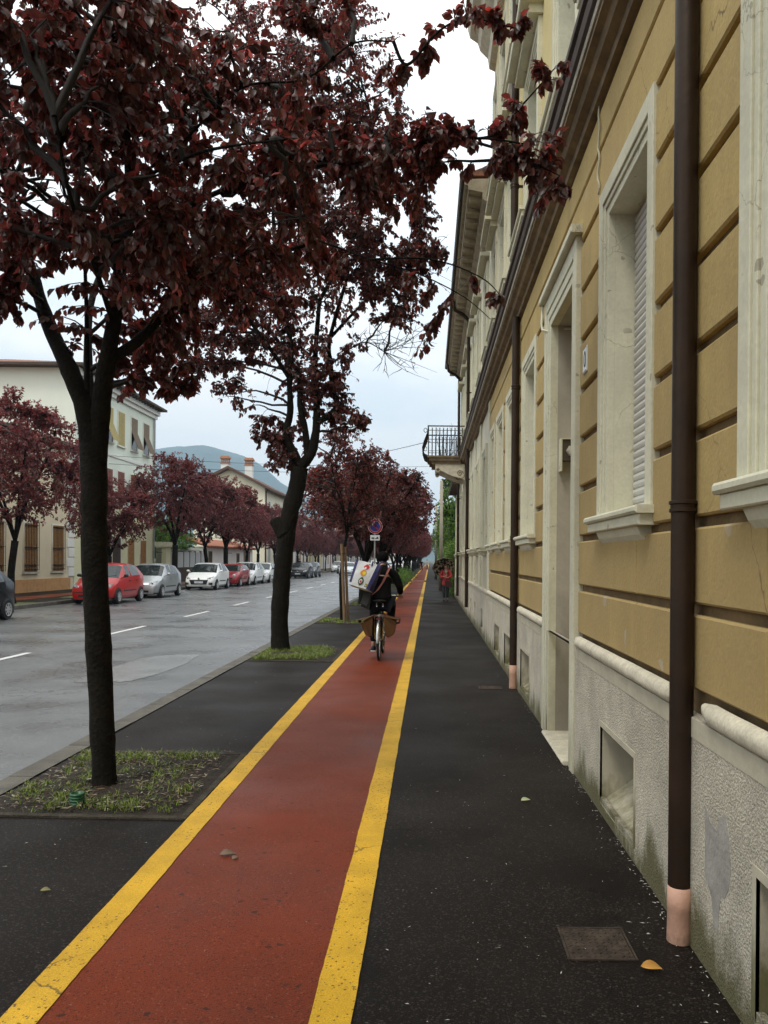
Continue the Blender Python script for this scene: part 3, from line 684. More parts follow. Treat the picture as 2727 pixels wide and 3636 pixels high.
pl = [(3.28,.66),(3.22,.61),(3.15,.60),(3.12,.66),(3.06,.69),(3.02,.62),(3.0,.5),(3.02,.42),(3.06,.37),(3.10,.36),(3.12,.28),(3.13,.2),(3.17,.22),(3.2,.32),(3.28,.38)]
mb.prism([(XP-.0015, y, z) for y, z in pl], (.002, 0, 0)); mb.build('peeled_patch', mat('bare_render', (.34, .32, .285), .8, .25, 7, .5, 50), A)

# ------------------------------------------------------------------ building B (cream, balcony)
Bd = empty('cream_building', (XW, 23, 0), 'taller cream town house with iron balcony and projecting eaves beyond the ochre one', 'building')
bw = [17.4, 20.0, 22.0, 24.6, 27.0, 29.5]
hg = [(c-.45, c+.45, 1.95, 3.9) for c in bw]; hu = [(c-.45, c+.45, 5.6, 7.7) for c in bw if c != 27.0]+[(26.55, 27.45, 5.25, 7.7)]
mb = MB(); mb.holed(XW+.0, 15.7, 31, 0, 9.0, [(a-.03,b+.03,c-.03,d+.03) for a,b,c,d in hg+hu], .03); mb.box(XW+.25, 9, 15.702, 31, .3, 9.0); mb.build('wall', cream_b, Bd)
mb = MB(); mb.holed(XP, 15.7, 31, -.02, 1.0, [(c-.3, c+.3, .2, .62) for c in bw], .2); mb.cbox(XP-.03, XW, 15.7, 31, 1.0, 1.06, .01); mb.build('plinth', stucco, Bd)
mb = MB()
for yv in (15.87, 18.7, 21.0, 23.2, 25.8, 28.2, 30.83): MB().cbox(XW-.045, XW, yv-.16, yv+.16, 1.06, 4.79, .01).build('pilaster', trim, Bd)
for yv in (15.9, 30.8): MB().cbox(XW-.045, XW, yv-.16, yv+.16, 5.3, 8.5, .01).build('pilaster', trim, Bd)
for h in hg: window(Bd, *h, XW, 'slat', sx=.17)
for i, h in enumerate(hu):
    w = window(Bd, *h, XW, 'slat' if i % 2 == 0 else 'glass', sx=.2, corbel=False)
    mb = MB(); mb.cbox(XW-.2, XW, h[0]-.28, h[1]+.28, h[3]+.28, h[3]+.36, .01); mb.build('hood', trim, w)
mb = MB()
for c in bw: MB().quad((XP+.19, c-.3, .2), (XP+.19, c+.3, .2), (XP+.19, c+.3, .62), (XP+.19, c-.3, .62)).build('cellar_window', dark_in, Bd)
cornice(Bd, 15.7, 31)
mb = MB(); mb.extrude_y([(1.19, 8.5), (1.10, 8.52), (1.07, 8.66), (.98, 8.72), (.97, 8.85), (.70, 8.9), (.69, 8.98), (.62, 9.0), (.62, 9.1), (1.19, 9.12)], 15.7, 31.2); mb.build('eaves', eave_st, Bd)
mb = MB()
for k in range(30):
    y = 15.95+k*.52; MB().box(.72, 1.0, y, y+.09, 8.78, 8.91).build('eave_bracket', eave_st, Bd)
mb = MB(); mb.extrude_y([(.56, 9.08), (.53, 9.12), (.53, 9.2), (.56, 9.22), (.62, 9.22), (.62, 9.08)], 15.7, 31.3); mb.build('gutter', brown_pipe, Bd)
mb = MB(); mb.extrude_y([(.56, 9.221), (5, 10.9), (9.2, 9.221)], 15.8, 31.25); mb.build('roof', roof_m, Bd)
for y in (23.2, 30.6):
    p = downpipe(Bd, 1.07, y, 8.4, .3, r=.05, foot=False, rings=(2, 4, 6.5))
    mb = MB(); mb.tube([(1.07, y, 8.38), (1.07, y-.1, 8.55), (.9, y-.3, 8.65), (.66, y-.4, 8.75), (.58, y-.4, 9.1)], .05, 10); mb.build('pipe_bend', brown_pipe, p, True)
# balcony
bal = MB(); by0, by1, bx = 26.0, 28.0, -.12
bal.box(bx+.02, .92, by0, by1, 4.98, 5.04); bal.box(bx+.08, .97, by0+.04, by1-.04, 4.88, 4.98); bal.box(bx+.16, 1.0, by0+.1, by1-.1, 4.78, 4.88)
BL = bal.build('balcony', corn_m, Bd)
mb = MB()
for yc in (by0+.22, by1-.30):    # scroll consoles
    cur = []
    top = [(1.12, 4.78), (bx+.28, 4.78)]
    low = []
    for k in range(13):
        t = k/12; x = bx+.28+(1.12-bx-.28)*t; z = 4.56-.33*(t**1.3)*math.sin(min(1, t*1.0)*1.57)+.04*math.cos(t*6.28)
        low.append((x, z))
    mb.extrude_y([(1.12, 4.78), (bx+.28, 4.78)]+low, yc-.09, yc+.09)
    mb.cyl((bx+.36, yc-.12, 4.59), (bx+.36, yc+.12, 4.59), .075, 16); mb.cyl((.96, yc-.12, 4.48), (.96, yc+.12, 4.48), .15, 20)
    mb.build('console', stone, BL); mb = MB()
for yc in (by0+.22, by1-.30):
    for c0, z0, r0 in ((bx+.36, 4.59, .05), (.96, 4.48, .105)):
        mb.tube([(c0+r0*(1-t/20)*math.cos(t*.6), yc-.125, z0+r0*(1-t/20)*math.sin(t*.6)) for t in range(18)], .012, 5); mb.build('scroll', corn_m, BL); mb = MB()
mb = MB(); zt = 5.98
for yy in (by0+.03, by1-.03):
    mb.box(bx+.02, 1.1, yy-.02, yy+.02, zt, zt+.035); mb.box(bx+.04, 1.1, yy-.008, yy+.008, zt-.13, zt-.115); mb.box(bx+.04, 1.1, yy-.008, yy+.008, 5.12, 5.135); mb.box(bx+.04, 1.1, yy-.008, yy+.008, 5.45, 5.465)
    for k in range(10): x = bx+.05+k*.122; mb.box(x-.015, x+.015, yy-.012, yy+.012, 5.04, zt-.04)
mb.box(bx+.02, bx+.06, by0, by1, zt, zt+.035); mb.box(bx+.035, bx+.05, by0, by1, 5.12, 5.135)
for k in range(16):
    y = by0+.03+k*(by1-by0-.06)/15; pts = [(bx+.04, y, zt), (bx-.0, y, 5.75), (bx-.10, y, 5.5), (bx-.15, y, 5.3), (bx-.08, y, 5.1), (bx+.03, y, 5.04)]
    mb.tube(pts, .009, 5)
for z in (5.85, 5.25): mb.tube([(bx-.05+.05*math.cos(t*.5), by0-.01, z+.07*math.sin(t*.5)) for t in range(13)], .01, 5)
mb.build('railing', iron, BL)
mb = MB()
for k in range(5): MB().lathe([(.05, 0), (.08, .16), (.085, .17)], (.15+k*.17, 27.7, 5.04), 'z', 10).build('flower_pot', pink_foot, BL)
mb = MB(); r_ = random.Random(3)
for k in range(10):
    x = .15+r_.random()*.8; z = 5.2; pts = [(x, 27.7, z)]
    for j in range(5): pts.append((pts[-1][0]+r_.uniform(-.08, .08), 27.7+r_.uniform(-.05, .05), pts[-1][2]+r_.uniform(.1, .28)))
    mb.tube(pts, [.01, .008, .006, .005, .004, .003], 4)
mb.build('dry_plant', twig_m, BL)
mb = MB(); mb.tube([(XW-.02, 21.0+.0*k, 0) for k in (0,)]+[(XW-.03, 20.6, 4.7), (XW-.05, 20.7, 4.0), (XW-.03, 20.9, 3.0), (XW-.05, 21.3, 2.2)][0:0]+[(XW-.03, 20.6, 4.7), (XW-.05, 20.7, 4.0), (XW-.03, 20.9, 3.0), (XW-.06, 21.4, 2.2)], .012, 5); mb.build('cable', trim, Bd)
# ------------------------------------------------------------------ building C
Cb = empty('low_grey_building', (XW, 33, 0), 'low pale grey house with dark eave beyond the balcony', 'building')
hC = [(32.0, 32.7, 1.9, 3.7), (34.2, 34.9, 1.9, 3.7)]
mb = MB(); mb.holed(XW, 31, 36.2, 0, 4.6, [(a-.03,b+.03,c-.03,d+.03) for a,b,c,d in hC], .03); mb.box(XW+.2, 8, 31.003, 36.2, .2, 4.6); mb.build('wall', white_b, Cb)
mb = MB(); mb.cbox(XP, XW, 31.01, 36.2, 0, .95, .02); mb.build('plinth', stucco, Cb)
for h in hC: window(Cb, *h, XW, 'slat', sx=.15)
mb = MB(); 
for yv in (31.25, 33.4, 35.9): MB().cbox(XW-.05, XW, yv-.15, yv+.15, .95, 4.4, .01).build('pilaster', trim, Cb)
mb = MB(); mb.extrude_y([(.85, 4.6), (.82, 4.72), (.9, 4.76), (4.5, 6.0), (8, 4.8), (8, 4.6)], 31.003, 36.6); mb.build('eaves', eave_m, Cb)
# garden wall on the right beyond
G = empty('garden_wall', (1.3, 50, 0), 'dark overgrown garden wall beyond the low grey house', 'wall')
mb = MB(); mb.box(1.15, 1.4, 36.25, 120, 0, 1.9); mb.cbox(1.1, 1.45, 36.25, 120, 1.9, 1.98, .02); mb.build('masonry', mat('mossy_wall', (.10, .09, .06), .95, .5, 2, .6, 20), G)
for i, (x, y, h) in enumerate(((.62, 44, 6.0), (.55, 70, 6.5))):
    e = empty('utility_pole', (x, y, 0), ['wooden utility pole at the green trees beyond the pedestrian', 'second utility pole farther up the pavement'][i], 'pole')
    mb = MB(); mb.tube([(x, y, 0), (x, y, h)], [.11, .08], 12); mb.build('shaft', pole_m, e, True); mb = MB(); mb.box(x-.05, x+.3, y-.02, y+.02, h-.3, h-.24); mb.cyl((x+.25, y, h-.24), (x+.25, y, h-.12), .03, 8); mb.build('bracket', iron, e)

# ------------------------------------------------------------------ houses across the road
XL = -18.5
def lhouse(name, label, y0, y1, depth, h, wm, roofh=1.6, ov=.5, roof=True, hip=True):
    e = empty(name, (XL, (y0+y1)/2, 0), label, 'house')
    mb = MB(); mb.box(XL-depth, XL, y0, y1, -.1, h); mb.build('wall', wm, e)
    if roof:
        mb = MB(); zz = h
        a = [(XL-depth-ov, y0-ov, zz), (XL+ov, y0-ov, zz), (XL+ov, y1+ov, zz), (XL-depth-ov, y1+ov, zz)]
        b = [(x, y, zz+.14) for x, y, z in a]
        mb.add(a+b, [(0,3,2,1),(0,1,5,4),(1,2,6,5),(2,3,7,6),(3,0,4,7)]); mb.build('eave', eave_m, e); mb = MB()
        hh = min(depth, y1-y0)/2
        if hip: top = [(XL-depth/2, y0+hh*.9, zz+.14+roofh), (XL-depth/2, y1-hh*.9, zz+.14+roofh)]
        else: top = [(XL-depth/2, y0-ov, zz+.14+roofh), (XL-depth/2, y1+ov, zz+.14+roofh)]
        mb.add(b+top, [(0,1,4),(1,2,5,4),(2,3,5),(3,0,4,5)])
        r = mb.build('roof', roof_m, e)
        mb = MB(); n = int((y1-y0)/.5)
        for k in range(n): y = y0+.2+k*.5; mb.box(XL, XL+ov-.04, y, y+.09, h-.11, h-.002)
        mb.build('rafters', eave_m, r)
    return e
def lwin(e, y0, y1, z0, z1, m, kind='closed', sill=True, bars=False, fm=white_b):
    X = XL; mb = MB()
    if kind == 'closed':
        for a, b in ((y0, (y0+y1)/2-.01), ((y0+y1)/2+.01, y1)):
            mb.box(X+.02, X+.05, a, b, z0, z1)
            n = int((z1-z0)/.14)
            for k in range(n): zc = z0+.08+k*(z1-z0-.1)/n; mb.box(X+.05, X+.065, a+.06, b-.06, zc, zc+.06)
        w = mb.build('shutter', m, e)
    elif kind == 'glass':
        mb.box(X+.01, X+.02, y0, y1, z0, z1); w = mb.build('window', glass_w, e)
    elif kind == 'awning':
        mb.box(X+.01, X+.02, y0, y1, z0, z1); w = mb.build('window', glass_w, e)
        mb = MB(); zm = z0+(z1-z0)*.55
        for a, b in ((y0, (y0+y1)/2-.01), ((y0+y1)/2+.01, y1)):
            mb.box(X+.03, X+.06, a, b, zm, z1)
            mb.prism([(X+.05, a, zm), (X+.46, a, z0+.06), (X+.49, a, z0+.06), (X+.08, a, zm)], (0, b-a, 0))
            for k in range(9):
                t = (k+.3)/9.3; z = zm-(zm-z0-.06)*t; x = X+.085+.41*t; mb.box(x, x+.02, a+.05, b-.05, z-.05, z)
        mb.build('shutter', m, w)
    elif kind == 'open':
        mb.box(X+.01, X+.02, y0, y1, z0, z1); w = mb.build('window', plas_w, e)
        mb = MB(); mb.box(X+.02, X+.5, y0-.04, y0-.0, z0, z1); mb.box(X+.02, X+.06, y1, y1+.5, z0, z1); mb.build('shutter', m, w)
    mb = MB(); f = .07
    mb.box(X, X+.045, y0-f, y0-.002, z0, z1+f); mb.box(X, X+.045, y1+.002, y1+f, z0, z1+f); mb.box(X, X+.044, y0, y1, z1+.002, z1+f)
    if sill: mb.box(X, X+.12, y0-f-.05, y1+f+.05, z0-.09, z0-.002)
    mb.build('frame', fm, w)
    if bars:
        mb = MB()
        for k in range(9): y = y0+k*(y1-y0)/8; mb.cyl((X+.14, y, z0+.05), (X+.14, y, z1), .012, 5)
        for z in (z0+.3, z0+.1, (z0+z1)/2, z1-.1): mb.box(X+.05, X+.15, y0, y1, z, z+.02)
        mb.build('bars', iron, w)
    return w
L1 = lhouse('beige_house', 'beige house with barred windows and orange plinth behind the leftmost plum tree', 20, 41.75, 11, 7.2, plas_l1, 1.4)
mb = MB(); mb.box(XL, XL+.05, 20, 41.3, -.1, .6); mb.build('plinth', orange_pl, L1)
mb = MB()
for k in range(13): mb.cbox(XL, XL+.05, 41.1-(.15 if k % 2 else 0), 41.75, .65+k*.5, 1.1+k*.5, .02, '+x')
mb.build('quoins', plas_w, L1)
for a, b in ((28.3, 29.5), (33.6, 34.8), (36.6, 37.8), (39.35, 40.5)):
    lwin(L1, a, b, .95, 3.2, shut_o, bars=True); lwin(L1, a, b, 4.6, 6.4, shut_b)
L2 = lhouse('tall_pale_house', 'tall pale green house with blank side wall and slatted shutters', 41.8, 53.8, 13, 11.5, plas_l2, 1.6, .65)
mb = MB(); mb.box(XL, XL+.012, 41.81, 53.79, -.1, 4.6); mb.box(XL, XL+.012, 41.81, 53.79, 4.6, 4.62); mb.build('lower_facade', plas_l2b, L2)
mb = MB(); mb.box(XL, XL+.3, 41.5, 54.1, 11.15, 11.49); mb.box(XL, XL+.15, 41.6, 54.0, 10.9, 11.15); mb.box(XL, XL+.06, 41.8, 53.8, 7.5, 7.66); mb.build('cornice', plas_w, L2)
for i, (c, k_) in enumerate(((43.3, 'closed'), (46.2, 'awning'), (48.0, 'closed'), (50.1, 'awning'), (52.2, 'awning'))):
    lwin(L2, c-.5, c+.5, 8.3, 10.3, shut_g if i in (0, 1, 2) else shut_b, k_)
    lwin(L2, c-.5, c+.5, 4.95, 6.75, shut_r, 'open' if i == 3 else 'closed')
lwin(L2, 46.8, 48.0, 0, 2.8, eave_m, sill=False); lwin(L2, 49.2, 50.2, .9, 2.75, shut_o); lwin(L2, 51.3, 52.3, .9, 2.75, shut_o); lwin(L2, 43.2, 44.4, .9, 2.75, shut_b, bars=True)
mb = MB(); mb.tube([(XL+.1, 53.6, 0), (XL+.1, 53.6, 11.2)], .06, 8); mb.build('downpipe', metal_g, L2)
# gate pillar, white panel fence, tiled annex
e = empty('gate_pillar', (-18.4, 55, 0), 'pale yellow stone gate pillar with flat cap beside the tall pale house', 'gate pillar')
mb = MB(); mb.box(-18.8, -18.1, 55.2, 56.2, 0, 2.4); mb.build('shaft', plas_l2b, e); mb = MB(); mb.box(-18.95, -17.95, 55.05, 56.35, 2.4, 2.52); mb.box(-18.88, -18.02, 55.12, 56.28, 2.52, 2.75); mb.build('cap', stone, e)
e = empty('iron_gate', (-18.4, 54.4, 0), 'narrow wrought iron gate between the pale house and its pillar', 'gate')
mb = MB()
for k in range(11): mb.cyl((-18.4, 53.9+k*.12, .05), (-18.4, 53.9+k*.12, 2.3), .014, 5)
mb.build('bars', iron, e)
mb = MB(); mb.box(-18.43, -18.37, 53.85, 55.18, .3, .35); mb.box(-18.43, -18.37, 53.85, 55.18, 2.0, 2.05); mb.build('rails', iron, e)
e = empty('panel_fence', (-18.4, 61, 0), 'long fence of pale grey panels on a dark base wall', 'fence')
mb = MB(); mb.box(-18.55, -18.25, 57, 66, 0, .95); mb.build('base_wall', eave_m, e)
mb = MB()
pm_ = mat('fence_panel', (.55, .58, .58), .5, .05, 3)
for k in range(6): MB().box(-18.45, -18.38, 57+k*1.5+.03, 58.5+k*1.5-.03, .96, 2.1).build('panel', pm_, e)
mb = MB()
for k in range(7): MB().box(-18.48, -18.32, 57+k*1.5-.03, 57+k*1.5+.03, .96, 2.2).build('post', metal_g, e)
mb.box(-18.5, -18.3, 57, 66, 2.205, 2.25); mb.build('rail', metal_g, e)
AN = empty('tiled_annex', (-18.5, 72, 0), 'low white annex with a wavy clay tile edge beside the panel fence', 'outbuilding')
mb = MB(); mb.box(-22, XL, 66.2, 84, 0, 2.6); mb.build('wall', plas_w, AN)
mb = MB()
for k in range(70): y = 66.1+k*.255; mb.tube([(-18.1, y, 2.62), (-20.4, y, 3.3)], .11, 8)
mb.build('tile_roof', mat('clay_tiles', (.30, .12, .07), .85, .3, 9), AN)
for a, b, z0, z1, m_ in ((67.2, 68.2, 0, 2.2, eave_m), (73, 75, 0, 2.1, plas_w), (77, 78, .9, 2.1, eave_m), (80, 82.5, 0, 2.3, shut_b)): lwin(AN, a, b, z0, z1, m_, sill=False, fm=pole_m)
L3 = empty('chimney_house', (XL, 97, 0), 'cream gabled house with two brick topped chimneys beyond the panel fence', 'house')
mb = MB(); mb.prism([(XL, 90, 0), (XL, 90, 9.6), (XL-4, 90, 11.6), (XL-8, 90, 9.6), (XL-8, 90, 0)], (0, 16, 0)); mb.build('wall', plas_l3, L3)
mb = MB(); 
for s, xa, xb in ((1, XL+.8, XL-4), (2, XL-8.8, XL-4)): mb.prism([(xa, 89.2, 9.25), (xb, 89.2, 11.65), (xb, 89.2, 11.95), (xa, 89.2, 9.5)], (0, 17.6, 0))
mb.build('roof', mat('dark_roof_edge', (.11, .06, .045), .85, .3, 6), L3)
for cx, cy in ((-23.6, 92.5), (-21.2, 94)):
    mb = MB(); mb.box(cx-.42, cx+.42, cy-.4, cy+.4, 10.6, 12.6); c = mb.build('chimney', plas_w, L3)
    mb = MB()
    for dx in (-.36, -.12, .12, .36):
        for dy in (-.34, .34): mb.box(cx+dx-.05, cx+dx+.05, cy+dy-.06, cy+dy+.06, 12.6, 13.1)
    mb.box(cx-.5, cx+.5, cy-.48, cy+.48, 12.5, 12.6); mb.box(cx-.55, cx+.55, cy-.5, cy+.5, 13.1, 13.25); mb.box(cx-.45, cx+.45, cy-.42, cy+.42, 13.25, 13.4); mb.build('chimney_cap', brick, c)
for c in (92.5, 96, 99.5, 103): lwin(L3, c-.6, c+.6, 6.3, 8.2, shut_grey); lwin(L3, c-.6, c+.6, 1.2, 3.2, shut_grey)
mb = MB(); mb.tube([(XL+.1, 90.2, 0), (XL+.1, 90.2, 9.2), (XL+.5, 89.9, 9.4)], .07, 8); mb.build('downpipe', brown_pipe, L3)
specs = [(106.5, 122, 7.5, plas_w, 'white plastered house beyond the chimney house'), (122.3, 138, 6.4, plas_y, 'pale yellow house in the middle of the distant row'), (138.3, 158, 8, plas_w, 'distant white house with grey shutters beyond the yellow one'), (158.3, 180, 7, plas_l1, 'distant beige house toward the end of the street'), (180.3, 230, 8, plas_w, 'farthest white house across the road')]
for y0, y1, h, m_, lb in specs:
    e = lhouse('row_house', lb, y0, y1, 9, h, m_, 1.3)
    n = int((y1-y0)/3.2)
    for k in range(n):
        c = y0+1.6+k*3.2
        lwin(e, c-.5, c+.5, .9 if k % 3 else 0, 2.9, [shut_b, shut_grey, shut_o, shut_r][k % 4], sill=k % 3 > 0); lwin(e, c-.5, c+.5, 4.3, 6, [shut_grey, shut_b][k % 2])
# end-of-street block behind everything
e = empty('distant_block', (-6, 300, 0), 'pale building block closing the far end of the street', 'building')
mb = MB(); mb.box(-30, -3.5, 300, 312, 0, 9); mb.build('wall', plas_w, e)
mb = MB()
for k in range(8):
    for z in (1.5, 5): MB().box(-28+k*3, -27+k*3, 299.9, 299.99, z, z+2).build('window', shut_b, e)

# ------------------------------------------------------------------ hills
mb = MB(); prof = [(-1700, 150), (-1500, 240), (-1240, 330), (-1100, 385), (-1000, 418), (-930, 428), (-850, 432), (-760, 415), (-690, 400), (-620, 360), (-560, 300), (-450, 235), (-330, 190), (-150, 140), (0, 90), (400, 60), (900, 40)]
n = 120; xs = np.linspace(-2400, 1400, n); vs = []; fs = []
pxs = [-2400]+[p[0] for p in prof]+[1400]; pzs = [100]+[p[1] for p in prof]+[20]
for j in range(12):
    t = j/11
    for i in range(n):
        h = np.interp(xs[i], pxs, pzs); 
        z = h*math.sin(t*math.pi/2) + (9*noise.fractal(Vector((xs[i]*.008, t*4, 1)), 1, 2, 4))*t
        vs.append((xs[i], 2450+t*500, z*.96-5*(1-t)))
for j in range(11):
    for i in range(n-1): a = j*n+i; fs.append((a, a+1, a+n+1, a+n))
mb.add(vs, fs)
struct('hills', mb, mat('wooded_hill', (.055, .085, .06), .95, .35, .01, .5, .05, dist=8), 'wooded blue grey hill rising behind the houses', smooth=True)

# ------------------------------------------------------------------ trees
def fast_mesh(name, V, Fq, m, smooth=False):
    me = bpy.data.meshes.new(name); nv = len(V); nf, k = Fq.shape
    me.vertices.add(nv); me.vertices.foreach_set('co', V.astype(np.float32).ravel())
    me.loops.add(nf*k); me.loops.foreach_set('vertex_index', Fq.astype(np.int32).ravel())
    me.polygons.add(nf); me.polygons.foreach_set('loop_start', np.arange(0, nf*k, k, dtype=np.int32)); me.polygons.foreach_set('loop_total', np.full(nf, k, dtype=np.int32))
    me.materials.append(m); me.update(calc_edges=True)
    if smooth: me.polygons.foreach_set('use_smooth', [True]*nf)
    return me
def nrm(a): return a/np.maximum(np.linalg.norm(a, axis=1, keepdims=True), 1e-9)
def leaves_mesh(name, P, D, N, L, m, detailed=True, wid=.55):
    """P base points, D directions, N normals, L lengths"""
    D = nrm(D); S = nrm(np.cross(D, N)); N = nrm(np.cross(S, D)); n = len(P); L = L[:, None]
    if detailed:
        tpl = [(0,0,0), (.30,-.40,.10), (.30,0,-.02), (.30,.40,.10), (.66,-.40,.02), (.66,0,-.08), (.66,.40,.02), (1,0,-.26)]
        fc = [(0,1,2,2),(0,2,3,3)]
        quads = [(1,4,5,2),(2,5,6,3)]; tris = [(0,1,2),(0,2,3),(4,7,5),(5,7,6)]
    else:
        tpl = [(0,0,0), (.45,-.45,.08), (1,0,-.15), (.45,.45,.08)]; quads = []; tris = [(0,1,2),(0,2,3)]
    k = len(tpl); V = np.zeros((n, k, 3))
    for i, (t, w, h) in enumerate(tpl): V[:, i] = P + D*(t*L) + S*(w*wid*L) + N*(h*L)
    V = V.reshape(-1, 3); base = (np.arange(n)*k)[:, None]
    T = []
    for t in tris: T.append(base+np.array(t)[None])
    for a, b, c, d in quads: T.append(base+np.array((a,b,c))[None]); T.append(base+np.array((a,c,d))[None])
    return fast_mesh(name, V, np.concatenate(T), m)
def bez(p0, p1, p2, n):
    return [p0*(1-t)**2 + p1*2*t*(1-t) + p2*t*t for t in [i/(n-1) for i in range(n)]]
def tubes_np(curves, radii, n=3):
    V = []; Fc = []; o = 0
    for c, r in zip(curves, radii):
        m = len(c); c = np.asarray(c); t = np.gradient(c, axis=0); t = nrm(t)
        a = np.array([.3, .2, .93]); u = nrm(np.cross(t, a[None])); w = np.cross(t, u)
        for k in range(n):
            an = 2*math.pi*k/n
            V.append(c + (u*math.cos(an) + w*math.sin(an))*np.asarray(r)[:, None])
        for i in range(m-1):
            for k in range(n):
                k2 = (k+1) % n; Fc.append((o+k*m+i, o+k2*m+i, o+k2*m+i+1, o+k*m+i+1))
        o += n*m
    return np.concatenate(V), np.array(Fc)
def grow(limbs, tips2, tips3, r, leaflen, nleaf, droop=.5, twlen=.6, seed=1, spread=1.0, mask=None):
    """limbs: lists of points; tips2: secondary branch ends; tips3: twig ends. returns branch curves and leaf arrays"""
    g = np.random.default_rng(seed)
    nodes = []
    for pts in limbs:
        c = np.array(pts)
        for i in range(len(c)-1):
            for t in np.linspace(0, 1, 5, endpoint=False): nodes.append(c[i]*(1-t)+c[i+1]*t)
        nodes.append(c[-1])
    nodes = np.array(nodes); zmin = nodes[:, 2].min()
    curves = []; radii = []
    new = []
    for p in tips2:
        d = np.linalg.norm(nodes-p, axis=1) + np.where(nodes[:, 2] > p[2]-.1, .6, 0); j = d.argmin(); q = nodes[j]
        mid = (p+q)/2 + np.array([0, 0, .12*np.linalg.norm(p-q)]) + g.normal(0, .08, 3)*np.linalg.norm(p-q)
        c = [q*(1-t)**2+mid*2*t*(1-t)+p*t*t for t in np.linspace(0, 1, 8)]
        c = [x + g.normal(0, .012, 3)*(0 < i < 7) for i, x in enumerate(c)]
        curves.append(c); radii.append(np.linspace(.022, .006, 8)*r); new += c[2:]
    nodes2 = np.array(list(nodes)+new) if len(new) else nodes
    P = []; D = []; N = []
    for p in tips3:
        d = np.linalg.norm(nodes2-p, axis=1); j = d.argmin(); q = nodes2[j]
        l = np.linalg.norm(p-q)
        if l < .05: continue
        mid = (p+q)/2 + np.array([0, 0, .18*l]) + g.normal(0, .1, 3)*l
        ts = np.linspace(0, 1, 5); c = [q*(1-t)**2+mid*2*t*(1-t)+p*t*t for t in ts]
        curves.append(c); radii.append(np.linspace(.0055, .0018, 5)*max(1, r*.8))
        f0 = max(0.0, 1-twlen/l); tt = f0+(1-f0)*np.sort(g.random(nleaf)**.8)
        tt = tt[:, None]; pos = q*(1-tt)**2+mid*2*tt*(1-tt)+p*tt*tt; tan = nrm(2*(1-tt)*(mid-q)+2*tt*(p-mid))
        rd = nrm(g.normal(0, 1, (nleaf, 3)))
        dd = tan*.55 + rd*.75 + np.array([0, 0, -droop]); dd = nrm(dd)
        P.append(pos+dd*.012); D.append(dd); nn = g.normal(0, .55, (nleaf, 3)); nn[:, 2] += 1; N.append(nn)
    P = np.concatenate(P); D = np.concatenate(D); N = np.concatenate(N); L = leaflen*g.uniform(.6, 1.15, len(P))
    if mask is not None:
        k = mask(P); P, D, N, L = P[k], D[k], N[k], L[k]
    return curves, radii, P, D, N, L
def limb_mb(mb, pts, r0, r1, n=10, sub=4, wob=.012, seed=0, flare=0):
    pts = [Vector(p) for p in pts]; out = []; rad = []
    m = len(pts)
    for i in range(m-1):
        p0 = pts[max(i-1, 0)]; p1 = pts[i]; p2 = pts[i+1]; p3 = pts[min(i+2, m-1)]
        for s in range(sub):
            t = s/sub
            q = .5*((2*p1)+(-p0+p2)*t+(2*p0-5*p1+4*p2-p3)*t*t+(-p0+3*p1-3*p2+p3)*t**3); out.append(q)
    out.append(pts[-1]); k = len(out)
    for i in range(k):
        t = i/(k-1); r = r0+(r1-r0)*t; r *= 1+.12*noise.noise(Vector((i*.7, seed*3.1, 0)))
        if flare and t < .12: r *= 1+flare*(1-t/.12)**2
        rad.append(r)
    # bumpy tube
    o = len(mb.v); mb.tube(out, rad, n)
    for j in range(o, len(mb.v)):
        v = Vector(mb.v[j]); i = (j-o)//n
        if i < k:
            c = out[i]; d = v-c; f = 1+.07*noise.noise(v*5)+.035*noise.noise(v*16); mb.v[j] = tuple(c+d*f)
def vnoise(P, s, seed):
    return np.array([noise.noise(Vector((p[0]*s, p[1]*s, p[2]*s+seed))) for p in P])
def ellip(n, c, r, g, shell=.35):
    d = nrm(g.normal(0, 1, (n, 3))); rr = g.random(n)**shell; return np.array(c)+d*rr[:, None]*np.array(r)

def make_tree(name, loc, label, trunkspec, limbs, t2, t3, lr, leaflen, nleaf, seed, mleaf, detailed=True, droop=.5, extra=None, mask=None, extra_limbs=(), group='plum trees lining the street', bare=None):
    e = empty(name, loc, label, 'tree', group)
    mb = MB()
    for (pts, r0, r1, fl) in trunkspec: limb_mb(mb, pts, r0, r1, 14 if detailed else 8, 6 if detailed else 3, seed=seed, flare=fl)
    if extra: extra(mb)
    tr = mb.build('trunk', bark, e, True)
    curves, radii, P, D, N, L = grow([np.array([tuple(p) for p in l]) for l in limbs], t2, t3, lr, leaflen, nleaf, droop, .55, seed, mask=mask)
    if bare is not None:
        for c in bare: curves.append(c); radii.append(np.linspace(.007, .002, len(c)))
    o = ORG[e.name]; ov = np.array([o.x, o.y, o.z])
    V, Fc = tubes_np(curves, radii, 4 if detailed else 3)
    me = fast_mesh('branches', V-ov, Fc, twig_m); bo = bpy.data.objects.new('branches', me); COL.objects.link(bo); bo.parent = e
    me = leaves_mesh('crown', P-ov, D, N, L, mleaf, detailed, .68); co = bpy.data.objects.new('crown', me); COL.objects.link(co); co.parent = e
    return e

